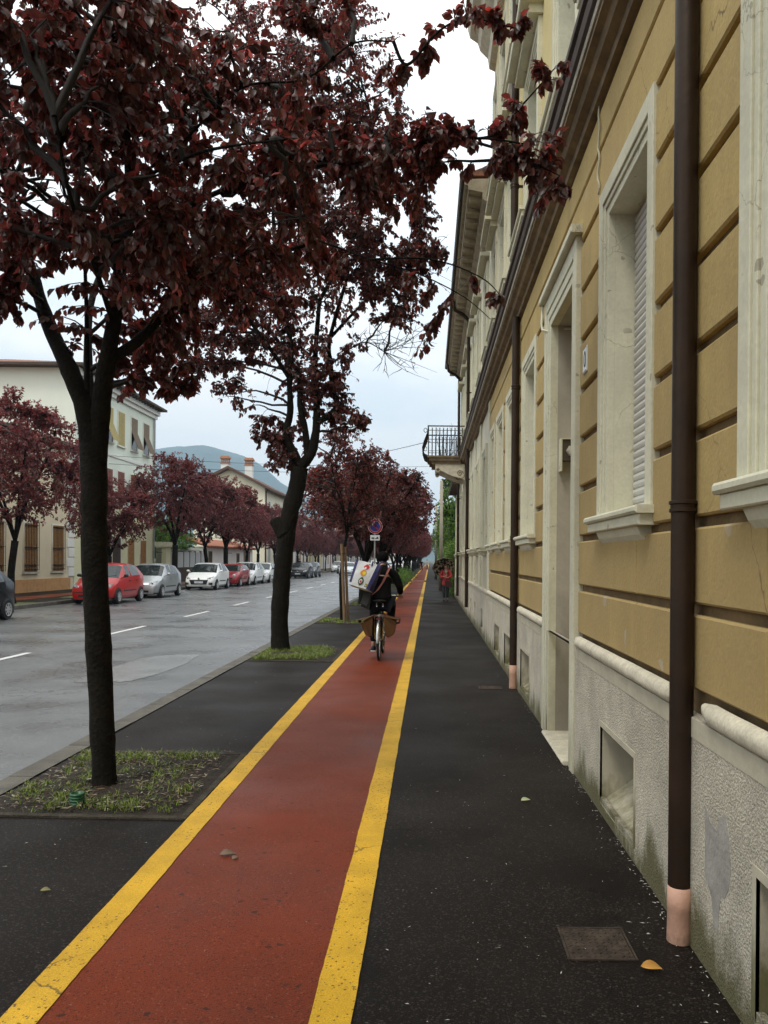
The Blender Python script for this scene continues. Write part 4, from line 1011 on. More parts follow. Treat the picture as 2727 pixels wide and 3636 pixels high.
# --- tree 1, nearest
g = np.random.default_rng(11)
d1 = 5.73
T = lambda x, y, d=d1: at(x, y, d)
fork = T(200, 905)
trunk = [([T(227, 1722), T(222, 1600), T(213, 1400), T(204, 1200), T(203, 1050), T(202, 960)], .083, .093, .5)]
Lo = T(203, 1010)
LL = [Lo+Vector((-.01,0,0)), T(188, 900), T(150, 800, 5.75), T(105, 700, 5.85), T(60, 560, 6.0), T(10, 380, 6.2), T(-60, 180, 6.3)]
LR = [Lo+Vector((.01,0,0)), T(216, 900), T(228, 800, 5.65), T(245, 700, 5.6), T(262, 560, 5.5), T(280, 400, 5.3), T(262, 200, 5.0), T(235, 20, 4.8)]
LRb = [T(240, 775, 5.65), T(300, 735, 5.7), T(365, 665, 5.8), T(440, 595, 6.0), T(560, 560, 6.3), T(690, 520, 6.5)]
LB = [T(262, 560, 5.5), T(400, 450, 5.4), T(600, 370, 5.3), T(800, 345, 5.2), T(1000, 300, 5.1), T(1130, 310, 5.05)]
LB2 = [T(280, 400, 5.3), T(400, 300, 5.2), T(520, 190, 5.15), T(660, 170, 5.1), T(760, 95, 5.05), T(850, 90, 5.0)]
LC = [T(245, 700, 5.6), T(200, 560, 5.0), T(150, 420, 4.4), T(120, 250, 3.9)]
LD = [fork, T(190, 780, 6.2), T(200, 640, 6.8), T(260, 480, 7.4), T(300, 300, 7.8)]
LE = [T(188, 850), T(188, 760, 5.7), T(186, 640, 5.7), T(180, 500, 5.6)]
LF = [T(280, 400, 5.3), T(430, 330, 4.8), T(620, 300, 4.4)]
spec = trunk + [(LL, .082, .020, 0), (LR, .080, .012, 0), (LRb, .042, .014, 0), (LB, .022, .005, 0), (LB2, .011, .004, 0), (LC, .02, .006, 0), (LD, .04, .012, 0), (LE, .02, .01, 0), (LF, .014, .005, 0)]
limbs = [LL, LR, LRb, LB, LB2, LC, LD, LE, LF]
def crownpts(blobs, g):
    out = []
    for (px, py, d, rp, rd, n) in blobs:      # centre on the photo, depth, radius in photo px, depth radius, count
        c = at(px, py, d); s = rp*d/F0
        out.append(ellip(n, c, (s, rd, s*.85), g, .45))
    return np.concatenate(out)
blobs1 = [(120, 250, 5.3, 330, 1.3, 470), (120, 560, 5.6, 200, .9, 220), (400, 300, 5.4, 300, 1.1, 400), (420, 620, 6.2, 200, .9, 190), (620, 330, 5.4, 170, .7, 120),
          (600, 540, 6.4, 150, .7, 75), (60, 100, 4.2, 250, .6, 140), (350, 120, 4.3, 300, .6, 140), (330, 520, 4.9, 200, .6, 100), (0, 640, 5.6, 90, .5, 60), (300, 790, 6.6, 90, .5, 50), (360, 810, 6.4, 60, .5, 28),
          (820, 350, 5.3, 130, .45, 62), (930, 320, 5.15, 80, .3, 30), (640, 60, 5.3, 130, .5, 50), (560, 420, 5.0, 170, .5, 80)]
t3 = crownpts(blobs1, g)
keep = vnoise(t3, 1.3, 3.0) > -.24; t3 = t3[keep]
t3 = t3[t3[:, 2] > 2.85]
t2 = t3[g.choice(len(t3), 110, replace=False)]
# sprays reaching the facade and hanging sprigs, as explicit twigs
def spray(pts, n, spr, g):
    c = np.array([tuple(at(*p)) for p in pts]); out = []
    for _ in range(n):
        i = g.integers(0, len(c)-1); t = g.random(); out.append(c[i]*(1-t)+c[i+1]*t+g.normal(0, spr, 3))
    return np.array(out)
sp = [spray([(930, 300, 5.15), (1050, 300, 5.1), (1130, 310, 5.05), (1205, 345, 5.0)], 34, .09, g), spray([(1060, 300, 5.1), (1120, 250, 5.05), (1160, 190, 5.0), (1200, 150, 5.0)], 15, .06, g),
      spray([(860, 130, 5.1), (930, 70, 5.05), (1000, 30, 5.0), (1090, 30, 5.0), (1120, 75, 5.0)], 17, .06, g), spray([(930, 60, 5.0), (870, 150, 5.1), (850, 200, 5.1)], 9, .06, g), spray([(1080, 340, 5.05), (1150, 400, 5.0), (1195, 410, 5.0)], 14, .06, g)]
LS1 = [at(1000, 300, 5.1), at(1070, 290, 5.08), at(1130, 225, 5.03), at(1205, 140, 5.0)]; LS2 = [at(1000, 300, 5.1), at(1100, 330, 5.05), at(1210, 380, 5.0)]; LS3 = [at(850, 90, 5.0), at(880, 140, 5.05), at(945, 70, 5.02), at(1010, 40, 5.0), at(1110, 60, 5.0)]
LS4 = [at(690, 520, 6.5), at(800, 560, 6.4), at(900, 590, 6.3), at(1000, 640, 6.2), at(1060, 690, 6.2)]; LS5 = [at(800, 560, 6.4), at(930, 560, 6.2), at(1040, 600, 6.1), at(1090, 650, 6.1)]
spec += [(LS1, .01, .003, 0), (LS2, .012, .003, 0), (LS3, .012, .003, 0), (LS4, .008, .003, 0), (LS5, .008, .003, 0)]; limbs += [LS1, LS2, LS3, LS4, LS5]
sp += [spray([(960, 580, 6.2), (1040, 610, 6.1), (1095, 655, 6.1)], 10, .05, g), spray([(880, 600, 6.3), (950, 700, 6.2), (890, 760, 6.3)], 9, .06, g)]
t3 = np.concatenate([t3]+sp)
mask1 = lambda P: (P[:, 0] < .93) | ((P[:, 0] < 1.05) & (P[:, 2] < 4.7))
def skyhole(P):      # gaps where the crown is thin: world-space noise
    return (vnoise(P, 2.6, 9.0) > -.36) & (vnoise(P, 7.0, 2.0) > -.38)
make_tree('plum_tree', (T(227, 1722).x, d1, 0), 'nearest purple-leaved plum tree with forked mossy trunk in the first tree pit', spec, limbs, t2, t3, 1.0, .072, 26, 21, leaf_p, True, .75, mask=lambda P: mask1(P) & skyhole(P))

# --- tree 2
g = np.random.default_rng(12); d2 = 14.3
T = lambda x, y, d=d2: at(x, y, d)
f2 = T(648, 1010)
tr2 = [([T(607, 1418), T(604, 1340), T(608, 1260), T(616, 1180), T(626, 1110), T(640, 1055), f2], .155, .15, .45)]
A1 = [f2, T(641, 990), T(618, 940), T(627, 890), T(625, 817), T(628, 740), T(600, 600, 14.6)]
A2 = [f2, T(672, 979), T(681, 941), T(684, 911), T(684, 847), T(681, 774), T(690, 650, 13.8)]
A3 = [T(683, 915), T(727, 882), T(720, 845), T(714, 788), T(713, 730), T(750, 600, 14.0)]
A4 = [T(665, 985), T(660, 935), T(648, 876), T(640, 800, 14.8), T(560, 680, 15.2)]
A5 = [T(625, 817), T(560, 720, 13.8), T(470, 620, 13.4), T(380, 560, 13.4)]; A6 = [T(690, 650, 13.8), T(760, 520, 13.6), T(800, 400, 13.6), T(800, 250, 13.8), T(760, 120, 14)]; A9 = [T(600, 600, 14.6), T(590, 450, 14.4), T(600, 300, 14.3), T(560, 120, 14.2)]; A7 = [T(713, 730), T(800, 640, 14.4), T(880, 580, 14.6)]
A8 = [T(714, 788), T(780, 740, 14.2), T(830, 760, 14.0), T(866, 790, 14.0)]
sp2 = tr2+[(A1, .085, .03, 0), (A2, .10, .035, 0), (A3, .062, .03, 0), (A4, .07, .03, 0), (A5, .04, .015, 0), (A6, .035, .015, 0), (A7, .03, .012, 0), (A8, .014, .005, 0), (A9, .04, .012, 0)]
blobs2 = [(620, 560, 14.3, 240, 1.9, 380), (480, 640, 14.2, 180, 1.2, 170), (800, 500, 14.2, 150, 1.3, 300), (620, 790, 14.4, 160, 1.1, 210), (850, 620, 14.4, 90, .9, 90), (430, 770, 14.2, 110, .9, 80), (600, 930, 14.4, 60, .7, 75),
          (740, 910, 14.3, 60, .7, 45), (900, 470, 14.3, 60, .7, 45), (700, 760, 14.3, 100, 1, 70), (350, 600, 14.2, 120, .9, 60), (560, 830, 14.3, 90, .8, 50), (610, 990, 14.4, 40, .5, 22), (770, 900, 14.3, 40, .5, 15),
          (700, 260, 14.2, 190, 1.5, 330), (820, 330, 14.2, 120, 1.1, 190), (560, 200, 14.2, 200, 1.4, 180), (740, 90, 14.2, 130, 1.1, 150), (520, 60, 14.2, 220, 1.3, 120), (890, 680, 14.0, 50, .6, 34), (925, 560, 14.0, 45, .6, 30), (860, 400, 14.2, 80, .8, 60), (520, 820, 14.3, 80, .7, 40), (690, 850, 14.3, 60, .7, 24)]
blobs2 = [(a, b, c, d, e_, int(n*2.0)) for a, b, c, d, e_, n in blobs2]
t3 = crownpts(blobs2, g); t3 = t3[vnoise(t3, .95, 5.0) > -.24]
t2 = t3[g.choice(len(t3), 120, replace=False)]
bare = []
for k in range(46):
    i = g.integers(0, 3); p = np.array(tuple([A8[1], A8[2], A7[2]][i])); q = p+np.array([g.uniform(-.25, 1.0), g.uniform(-.5, .5), g.uniform(-.45, .5)]); m_ = (p+q)/2+g.normal(0, .12, 3)
    bare.append([p*(1-t)**2+m_*2*t*(1-t)+q*t*t for t in np.linspace(0, 1, 6)])
    for _ in range(2):
        t = g.uniform(.4, .9); p2 = p*(1-t)**2+m_*2*t*(1-t)+q*t*t; q2 = p2+g.normal(0, .16, 3); bare.append([p2*(1-s)+q2*s+g.normal(0, .01, 3) for s in np.linspace(0, 1, 4)])
def knob(mb):
    c = T(600, 1128); limb_mb(mb, [c+Vector((.14, 0, -.22)), c+Vector((.03, 0, -.06)), c+Vector((-.05, 0, .03)), c+Vector((-.07, 0, .06))], .17, .08, 12, 4, seed=9)
make_tree('plum_tree', (T(607, 1418).x, d2, 0), 'second plum tree with knobbly multi-stemmed trunk and bare twigs beside the bright grass', sp2, [A1, A2, A3, A4, A5, A6, A7, A8, A9], t2, t3, 1.1, .082, 20, 22, leaf_p, True, .6, extra=knob, mask=lambda P: (vnoise(P, 1.9, 4.0) > -.34) & (vnoise(P, 5.0, 1.0) > -.42), bare=bare)

# --- generic trees
def generic(seed, loc, label, cz, rx, rz, fz, tr=.13, nt=900, ml=leaf_f, ll=.125, name='plum_tree', nl=20, group='plum trees lining the street', more=None):
    g = np.random.default_rng(seed); x, y, _ = loc
    f = Vector((x+g.uniform(-.12, .12), y, fz)); limbs = []; spec = [([Vector((x, y, -.03)), Vector((x+g.uniform(-.06, .06), y, fz*.5)), f], tr, tr*.95, .3)]
    ns = 5
    for k in range(ns):
        a = 2*math.pi*k/ns+g.uniform(-.4, .4); rr = rx*g.uniform(.4, .65)
        m1 = f+Vector((math.cos(a)*rr*.35, math.sin(a)*rr*.35, (cz-fz)*.5)); m2 = f+Vector((math.cos(a)*rr, math.sin(a)*rr, (cz-fz)*1.05)); m3 = m2+Vector((math.cos(a)*rr*.3, math.sin(a)*rr*.3, rz*.5))
        limbs.append([f, m1, m2, m3]); spec.append(([f, m1, m2, m3], tr*.5, .015, 0))
    parts = [ellip(nt, (x, y, cz), (rx, rx, rz), g, .42)]
    for k in range(9):
        a = g.uniform(0, 6.28); el = g.uniform(-.35, 1.3); c = (x+rx*.78*math.cos(a)*math.cos(el), y+rx*.78*math.sin(a)*math.cos(el), cz+rz*.85*math.sin(el)); parts.append(ellip(int(nt*.055), c, (.65, .65, .5), g, .6))
    t3 = np.concatenate(parts)
    for k in range(12):
        a = g.uniform(0, 6.28); r_ = g.uniform(0, rx*.7); t3 = np.concatenate([t3, np.array([[x+r_*math.cos(a), y+r_*math.sin(a), cz+rz*(1-(r_/rx)**2)**.5+q] for q in (.05, .18, .3)])])
    t3 = t3[vnoise(t3, .9, seed) > -.3]
    if more is not None: t3 = np.concatenate([t3, more])
    t2 = t3[g.choice(len(t3), 40, replace=False)]
    return make_tree(name, loc, label, spec, limbs, t2, t3, 1.2, ll, nl, seed, ml, False, .3, group=group)
index = 0
behind = generic(33, (-2.4, -2.3, 0), 'plum tree behind the viewpoint shading the foreground pavement', 4.9, 3.0, 2.0, 2.3, .12, 1000, leaf_p, .12)
# staked young tree
st = generic(31, (-2.30, 21.3, 0), 'slim young plum tree tied to a wooden stake in the third tree pit', 3.65, 1.15, 1.2, 2.3, .045, 420, leaf_p, .085)
e = empty('tree_stake', (-2.28, 21.0, 0), 'tall wooden stake standing against the slim young plum tree', 'stake')
mb = MB(); mb.tube([(-2.21, 21.02, 0), (-2.30, 21.02, 2.05)], .042, 12); mb.tube([(-2.13, 21.12, 0), (-2.22, 21.1, 1.98)], .036, 12); mb.build('pole', wood_m, e, 'auto')
mb = MB(); mb.tube([(-2.33, 21.0, 1.8), (-2.2, 20.97, 1.81), (-2.15, 21.1, 1.82), (-2.2, 21.35, 1.82), (-2.33, 21.3, 1.81)], .012, 6); mb.build('tie_band', plast, e)
n1 = generic(41, (-2.45, 29.4, 0), 'broad dark plum tree just behind the cyclist and in front of the no-parking sign', 3.85, 2.6, 1.55, 1.5, .15, 1300, leaf_p, .105, more=np.array([-2.02, 26.95, 2.86])+np.random.default_rng(3).normal(0, 1, (16, 3))*[.13, .10, .13])
n2 = generic(42, (-2.40, 37.3, 0), 'plum tree next beyond the no-parking sign on the cycle lane side', 4.0, 2.85, 1.75, 1.5, .16, 1300, leaf_f)
f1 = generic(51, (-14.55, 28.0, 0), 'spreading plum tree at the left edge across the road in front of the barred windows', 4.9, 2.7, 2.3, 2.2, .13, 1300)
f2_ = generic(52, (-14.6, 46.0, 0), 'rounded plum tree across the road beside the green shrubs and gate pillar', 5.2, 2.75, 2.25, 2.4, .17, 1300)
f3 = generic(53, (-14.6, 52.6, 0), 'plum tree across the road in front of the panel fence', 4.8, 2.5, 2.1, 2.3, .13, 1200)
gr = generic(61, (2.2, 48, 0), 'leafy green tree overhanging the right pavement beyond the low grey house', 4.6, 1.9, 3.0, 2.0, .12, 620, leaf_g, .16, 'green_tree', group='green garden trees')
gs = generic(62, (-20.8, 60, 0), 'green garden tree behind the panel fence', 3.2, 2.6, 1.7, 1.2, .1, 560, leaf_g, .16, 'green_tree', group='green garden trees')
index_kids()
def place(src, x, y, rot, label, s=1.0):
    c = copy_tree(src); c.location = (x, y, 0); c.rotation_euler = (0, 0, rot); c.scale = (s*random.uniform(.85, 1.12), s*random.uniform(.85, 1.12), s*random.uniform(.88, 1.08)); c['label'] = label; return c
place(f3, -14.6, 36.6, 2.2, 'thin plum tree across the road just behind the red hatchback', .78)
labs = ['plum tree across the road above the white hatchback', 'plum tree across the road above the small dark red car', 'plum tree across the road in front of the chimney house', 'plum tree across the road left of the second near trunk']
ys = [58, 63.5, 69.2, 75]
for i, y in enumerate(ys): place([f2_, f3, f2_, f1][i], -14.6+random.uniform(-.2, .2), y, random.uniform(0, 6), labs[i], [.95, .9, .85, .85][i])
y = 81; k = 0
while y < 230:
    place([f1, f2_, f3][k % 3], -14.6+random.uniform(-.3, .3), y, random.uniform(0, 6), 'small distant plum tree in the row across the road beyond the black cars', random.uniform(.72, .9)); y += 6.2+random.uniform(-.4, .6); k += 1
y = 45.2; k = 0
while y < 235:
    place([n2, n1][k % 2] if y < 60 else n2, -2.4+random.uniform(-.12, .12), y, random.uniform(0, 6), 'dark plum tree in the receding row along the cycle lane beyond the sign', random.uniform(.9, 1.03)); y += 7.9; k += 1
for i, (x, y, s) in enumerate(((2.6, 41, .75), (2.3, 56, 1.05), (2.0, 68, .9), (2.6, 82, 1.1), (2.2, 100, 1), (2.4, 125, 1.1), (2.2, 160, 1.2), (2.5, 205, 1.3))):
    place(gr, x, y, i*1.3, 'green tree in the far row overhanging the right pavement' if i > 1 else ['small green tree right beside the low grey house', 'green tree behind the wooden utility pole'][i], s)
for i, (x, y, s) in enumerate(((-20.6, 56.6, .9), (-21.5, 64.5, 1.0))): place(gs, x, y, 1+i*2, ['green shrub crown behind the gate pillar', 'green garden tree nearest the tiled annex'][i], s)
# hedge, ivy
g = np.random.default_rng(5); n = 9000
P = np.stack([1.12+g.normal(0, .10, n)-.12*np.abs(np.sin(np.arange(n))), 36.6+g.random(n)**1.5*60, g.random(n)*2.5], 1); D = g.normal(0, 1, (n, 3)); D[:, 2] -= .3
me = leaves_mesh('ivy', P, D, g.normal(0, 1, (n, 3))+[-.6, 0, .6], np.full(n, .13), leaf_g, False); o = bpy.data.objects.new('ivy', me); COL.objects.link(o); tag(o, 'green ivy hanging over the garden wall on the right', 'ivy', kind='stuff')
n = 5000; P = np.stack([-2.3+g.normal(0, .35, n), 53+g.random(n)*25, np.abs(g.normal(0, .35, n))], 1); D = g.normal(0, 1, (n, 3)); D[:, 2] += .6
me = leaves_mesh('weeds', P, D, g.normal(0, 1, (n, 3)), np.full(n, .14), leaf_g, False); o = bpy.data.objects.new('weeds', me); COL.objects.link(o); tag(o, 'green weeds growing between the distant trunks beside the lane', 'weeds', kind='stuff')

# ------------------------------------------------------------------ overhead cables
e = empty('overhead_cable', (-8, 60, 7), 'two thin cables strung across the street above the far trees', 'cable')
mb = MB()
def cat(p, q, sag, r=.012):
    p, q = Vector(p), Vector(q); mb.tube([p.lerp(q, t/14)-Vector((0, 0, sag*4*(t/14)*(1-t/14))) for t in range(15)], r, 5)
cat(at(150, 978, 45), at(925, 1008, 60), .25); cat(at(150, 996, 45), at(925, 1022, 60), .25); cat(at(930, 953, 30), at(600, 1010, 90), .3)
mb.build('wire', iron, e)

# ------------------------------------------------------------------ cars
def make_car(name, label, paint, L=3.6, W=1.6, H=1.5, hood=.95, snout=.24, roof0=.42, roof1=.84, tail=.96, style='i', plate='', wheel_r=.29, group='parked cars', sedan=False):
    e = empty(name, (0, 0, 0), label, 'car', group)
    w = W/2; k = H/1.5
    st = [(0.0, .56, .80, 0), (.012, .63, .86, 0), (.04, .72, .92, 0), (.10, .82, .97, 0), (.18, .90, .99, 0), (snout, hood, 1.0, 1), (roof0-.015, H-.07, 1.0, 2), (roof0+.01, H-.045, 1.0, 2), (.50, H-.01, 1.0, 2), (.535, H, 1.0, 2), (.565, H, 1.0, 2), (.68, H-.005, 1.0, 2), (roof1-.03, H-.06, 1.0, 2), (roof1, H-.09, .99, 2), (tail, hood+.10, .96, 1), (.985, hood-.05, .92, 0), (1.0, .62, .86, 0)]
    rows = []
    for t, zt, wf, cab in st:
        y = t*L; ww = w*wf; belt = min(zt-.02, hood+.02+.09*t)
        if cab == 2: wt = ww-.15*k; pts = [(0, zt+.012), (wt*.7, zt), (wt-.02, zt-.05), (ww-.015, belt)]
        elif cab == 1: pts = [(0, zt+.02), (ww*.7, zt+.01), (ww*.9, zt-.012), (ww-.01, belt-.02)]
        else: pts = [(0, zt+.02), (ww*.6, zt+.012), (ww*.9, zt-.035), (ww*.985, zt-.11)]
        zl = min(.5, zt-.16); zb = .20 if 0 < t < 1 else .26
        pts += [(ww, zl), (ww*.985, zb+.08), (ww*.90, zb), (0, zb)]
        rows.append([(x, y, z) for x, z in pts])
    body = MB(); glass = {k_: MB() for k_ in ('windshield', 'rear_window', 'side_window1f', 'side_window1r', 'side_window-1f', 'side_window-1r')}; ns = len(st); npnt = len(rows[0])
    for i in range(ns-1):
        c0, c1 = st[i][3], st[i+1][3]
        for j in range(npnt-1):
            for sgn in (1, -1):
                q = [rows[i][j], rows[i][j+1], rows[i+1][j+1], rows[i+1][j]]; q = [(p[0]*sgn, p[1], p[2]) for p in q]
                tgt = body
                if i == 5 and j in (0, 1): tgt = glass['windshield']
                elif i == 13 and j in (0, 1): tgt = glass['rear_window']
                elif j == 2 and i in (5,): tgt = body
                elif j == 2 and i in (7, 8, 10, 11): tgt = glass['side_window%d%s' % (sgn, 'f' if i < 9 else 'r')]
                tgt.quad(*q)
    for ri in (0, ns-1):
        r_ = rows[ri]; vs = [(p[0], p[1], p[2]) for p in r_]+[(-p[0], p[1], p[2]) for p in reversed(r_[1:-1])]; body.add(vs, [tuple(range(len(vs)))])
    bo = body.build('body', paint, e)
    me = bo.data; bm = bmesh.new(); bm.from_mesh(me); bmesh.ops.remove_doubles(bm, verts=bm.verts, dist=.0005); bmesh.ops.recalc_face_normals(bm, faces=bm.faces); bm.to_mesh(me); bm.free()
    me.polygons.foreach_set('use_smooth', [True]*len(me.polygons)); me.set_sharp_from_angle(angle=R(38))
    for gn, gm in glass.items():
        go = gm.build('side_window' if gn.startswith('side') else gn, carglass, e)
    nose = 0
    for s in (-1, 1):
        for yw in (.19*L, .19*L+.655*L*1.0):
            mbw = MB(); x = s*(w-.07); r = wheel_r
            prof = [(r*.62, -.085), (r*.92, -.095), (r, -.07), (r, .07), (r*.92, .095), (r*.62, .085)]
            mbw.lathe(prof, (x, yw, r), 'x', 24); wo = mbw.build('wheel', tyre_m, e, 'auto')
            mbr = MB(); xo = x+s*.092; mbr.lathe([(r*.60, -.0*s), (r*.64, s*.018), (r*.56, s*.01), (r*.54, -s*.03)], (xo, yw, r), 'x', 24)
            for a in range(8):
                an = a*math.pi/4; dx, dz = math.cos(an), math.sin(an); px_, pz = -dz*.022, dx*.022
                mbr.add([(xo+s*.004, yw+px_*1.6, r+pz*1.6), (xo+s*.004, yw-px_*1.6, r-pz*1.6), (xo+s*.012, yw+dx*r*.58-px_, r+dz*r*.58-pz), (xo+s*.012, yw+dx*r*.58+px_, r+dz*r*.58+pz)], [(0,1,2,3)])
            mbr.lathe([(.0, s*.016), (.04, s*.014), (.045, 0)], (xo, yw, r), 'x', 12); mbr.build('rim', rim_m, wo)
            mbd = MB(); mbd.lathe([(0, 0), (r*.6, 0)], (xo-s*.012, yw, r), 'x', 20); mbd.build('brake_disc', plast, wo)
            mba = MB(); pts = [(s*(w+.004), yw+(r+.035)*math.cos(t), r+(r+.035)*math.sin(t)) for t in np.linspace(-.35, math.pi+.35, 20)]
            mba.prism(pts, (-s*.20, 0, 0)); mba.build('wheel_arch', plast, e)
        # headlight
        mbh = MB(); hx = s*w*.70; hy = .045*L; hz = .66*hood+.03
        if style == 'round':
            mbh.lathe([(0, -.045), (.07, -.035), (.10, 0), (.105, .05)], (s*w*.66, .035*L, hood*.74), 'y', 20)
        else:
            fl = [( -.15, -.05), (.02, -.085), (.16, -.03), (.20, .10), (.06, .075), (-.10, .02)]
            P = []
            for dx, dz in fl:
                X_ = hx+s*dx*.85; t = min(1, max(0, (abs(X_)/w-.4)/.55)); yy = -.012+.06*L*t**2.2+(.05 if dz > .05 else 0)*1.2; P.append((X_, yy, hz+dz))
            mbh.prism(P, (0, .10, 0))
        hl = mbh.build('headlight', lamp_m, e, 'auto')
        mbi = MB(); mbi.lathe([(0, -.012), (.035, -.008), (.045, 0)], (hx+s*.03, .004+.02*L*.6-.012, hz-.005), 'y', 14); mbi.build('lamp_bulb', chrome, hl)
        mbf = MB(); mbf.lathe([(0, -.02), (.045, -.015), (.06, .03)], (s*w*.68, .012*L-.012, .36), 'y', 14); mbf.build('fog_light', lamp_m, e)
        # mirror
        mbm = MB(); mbm.lathe([(0, -.10), (.045, -.08), (.065, -.02), (.06, .05), (0, .08)], (s*(w+.11), .33*L, hood+.09), 'x', 10); mbm.box(min(s*(w-.02), s*(w+.08)), max(s*(w-.02), s*(w+.08)), .33*L-.015, .33*L+.02, hood+.02, hood+.06)
        mbm.build('mirror', paint if style != 'i' else plast, e, True)
        mbm = MB()
        for yy in (.50*L, .70*L): mbm.box(min(s*(w-.005), s*(w+.022)), max(s*(w-.005), s*(w+.022)), yy, yy+.13, hood-.13, hood-.105)
        mbm.build('door_handle', plast if style == 'i' else paint, e)
        mbs = MB(); mbs.box(min(s*(w-.01), s*(w+.012)), max(s*(w-.01), s*(w+.012)), .34*L, .70*L, .47, .52); mbs.build('side_strip', plast, e)
        mbt = MB(); mbt.prism([(s*w*.80, L*.985, .80), (s*w*.93, L*.95, .80), (s*w*.93, L*.95, 1.0), (s*w*.82, L*.985, .98)], (0, .02, 0)); mbt.build('tail_light', red_ink, e)
    mb = MB(); gw_ = w*.55 if style in ('i', 'yaris') else w*.62
    if style == 'grille': mb.prism([(-gw_, -.02, .57), (gw_, -.02, .57), (gw_*.82, -.02, .32), (-gw_*.82, -.02, .32)], (0, .05, 0)); mb.box(-w*.9, -w*.66, -.0, .06, .30, .42); mb.box(w*.66, w*.9, -.0, .06, .30, .42)
    elif style == 'round': mb.box(-gw_, gw_, -.012, .04, .50, .56); mb.box(-gw_*.8, gw_*.8, -.014, .04, .28, .36)
    elif style == 'yaris': mb.box(-gw_*.6, gw_*.6, -.012, .04, .55, .59); mb.box(-gw_, gw_, -.014, .04, .26, .35)
    else: mb.box(-gw_*.7, gw_*.7, -.01, .04, .57, .61); mb.box(-gw_, gw_, -.014, .04, .28, .37); mb.box(-w*.8, w*.8, -.016, .03, .44, .47)
    mb.build('grille', plast, e)
    mb = MB(); mb.lathe([(0, -.014), (.05, -.01), (.06, 0)], (0, -.004, .635), 'y', 16); mb.build('badge', chrome, e)
    mb = MB(); mb.box(-.26, .26, -.032, -.02, .385, .495); pl = mb.build('number_plate', plate_m, e)
    if plate: textmesh(plate, .105, 'plate_text', ink, pl, Matrix.Translation((0, -.033, .44)) @ Matrix.Rotation(R(90), 4, 'X'))
    mb = MB(); mb.box(-.26, -.225, -.0335, -.031, .39, .49); mb.box(.225, .26, -.0335, -.031, .39, .49); mb.build('plate_band', blue_ink, pl)
    mb = MB(); mb.box(-w*.9, w*.9, .05, L-.05, .17, .24); mb.build('underbody', plast, e)
    # seats and wheel silhouettes behind glass are left dark; wipers
    mb = MB()
    for xw in (-.35, .15): MB().tube([(xw, (snout+.005)*L, hood+.03), (xw+.45, (snout+.03)*L, hood+.10)], .008, 4).build('wiper', plast, e)
    return e
def put(c, x, y, rz=0): c.location = (x, y, -.12); c.rotation_euler = (0, 0, rz)
c1 = make_car('parked_car', 'bright red hatchback parked behind the nearest trunk', p_red, 3.57, 1.6, 1.54, .98, style='i'); put(c1, -12.62, 29.9)
c2 = make_car('parked_car', 'silver hatchback parked between the red one and the white one', p_silver, 3.62, 1.66, 1.50, .96, style='yaris'); put(c2, -12.62, 34.8)
c3 = make_car('parked_car', 'white hatchback with wide black grille and readable plate', p_white, 3.67, 1.66, 1.50, .96, style='grille', plate='FA057YE'); put(c3, -12.72, 44.3)
c4 = make_car('parked_car', 'small dark red car with round headlights and white mirrors', p_dred, 3.65, 1.69, 1.41, .95, .27, .42, .86, .97, style='round'); put(c4, -12.72, 49.8)
for ch in children(c4):
    if ch.name.startswith('mirror'): ch.data.materials.clear(); ch.data.materials.append(p_white)
c5 = make_car('parked_car', 'larger white hatchback parked behind the small dark red car', p_white, 4.1, 1.72, 1.52, .98, style='yaris'); put(c5, -12.7, 53.9)
c6 = make_car('parked_car', 'white car farthest back in the row beside the second tree trunk', p_white, 4.0, 1.7, 1.47, .95, style='i'); put(c6, -12.68, 58.9)
c7 = make_car('parked_car', 'black hatchback with chrome grille bar parked right of the second trunk', p_black, 4.25, 1.75, 1.46, .97, style='grille', plate='CX418KR'); put(c7, -11.9, 72.5)
c8 = make_car('parked_car', 'dark grey hatchback half hidden behind the black one', p_grey, 4.1, 1.72, 1.50, .97, style='yaris'); put(c8, -11.9, 78)
c9 = make_car('parked_car', 'dark blue-black hatchback cut off by the left edge of the photo', p_black, 3.7, 1.65, 1.5, .97, style='i'); put(c9, -12.62, 19.35)
c10 = make_car('moving_car', 'pale silver car driving toward the camera left of the cyclist bag', p_lsil, 4.3, 1.75, 1.45, .97, style='yaris', group='cars driving on the road'); put(c10, -9.1, 88)
index_kids()
def cp(src, x, y, rz, label, nm='moving_car'):
    c = copy_tree(src); c.location = (x, y, -.12); c.rotation_euler = (0, 0, rz); c['label'] = label; c['group'] = 'cars driving on the road' if nm == 'moving_car' else 'parked cars'; c.name = nm; return c
cp(c8, -10.6, 99, 0, 'dark car following the pale silver one'); cp(c10, -5.8, 118, math.pi, 'silver blue car seen between the trunks right of the cyclist')
cp(c6, -5.6, 78, math.pi, 'white car driving away just left of the cyclist head'); cp(c5, -12.4, 108, 0, 'distant white car parked beyond the black ones', 'parked_car'); cp(c2, -12.5, 118, 0, 'distant silver car parked across the road', 'parked_car')
cp(c3, -9, 135, 0, 'far white car approaching in the oncoming lane'); cp(c4, -12.5, 126, 0, 'distant red car parked across the road', 'parked_car'); cp(c6, -5.6, 150, math.pi, 'farthest white car driving away')

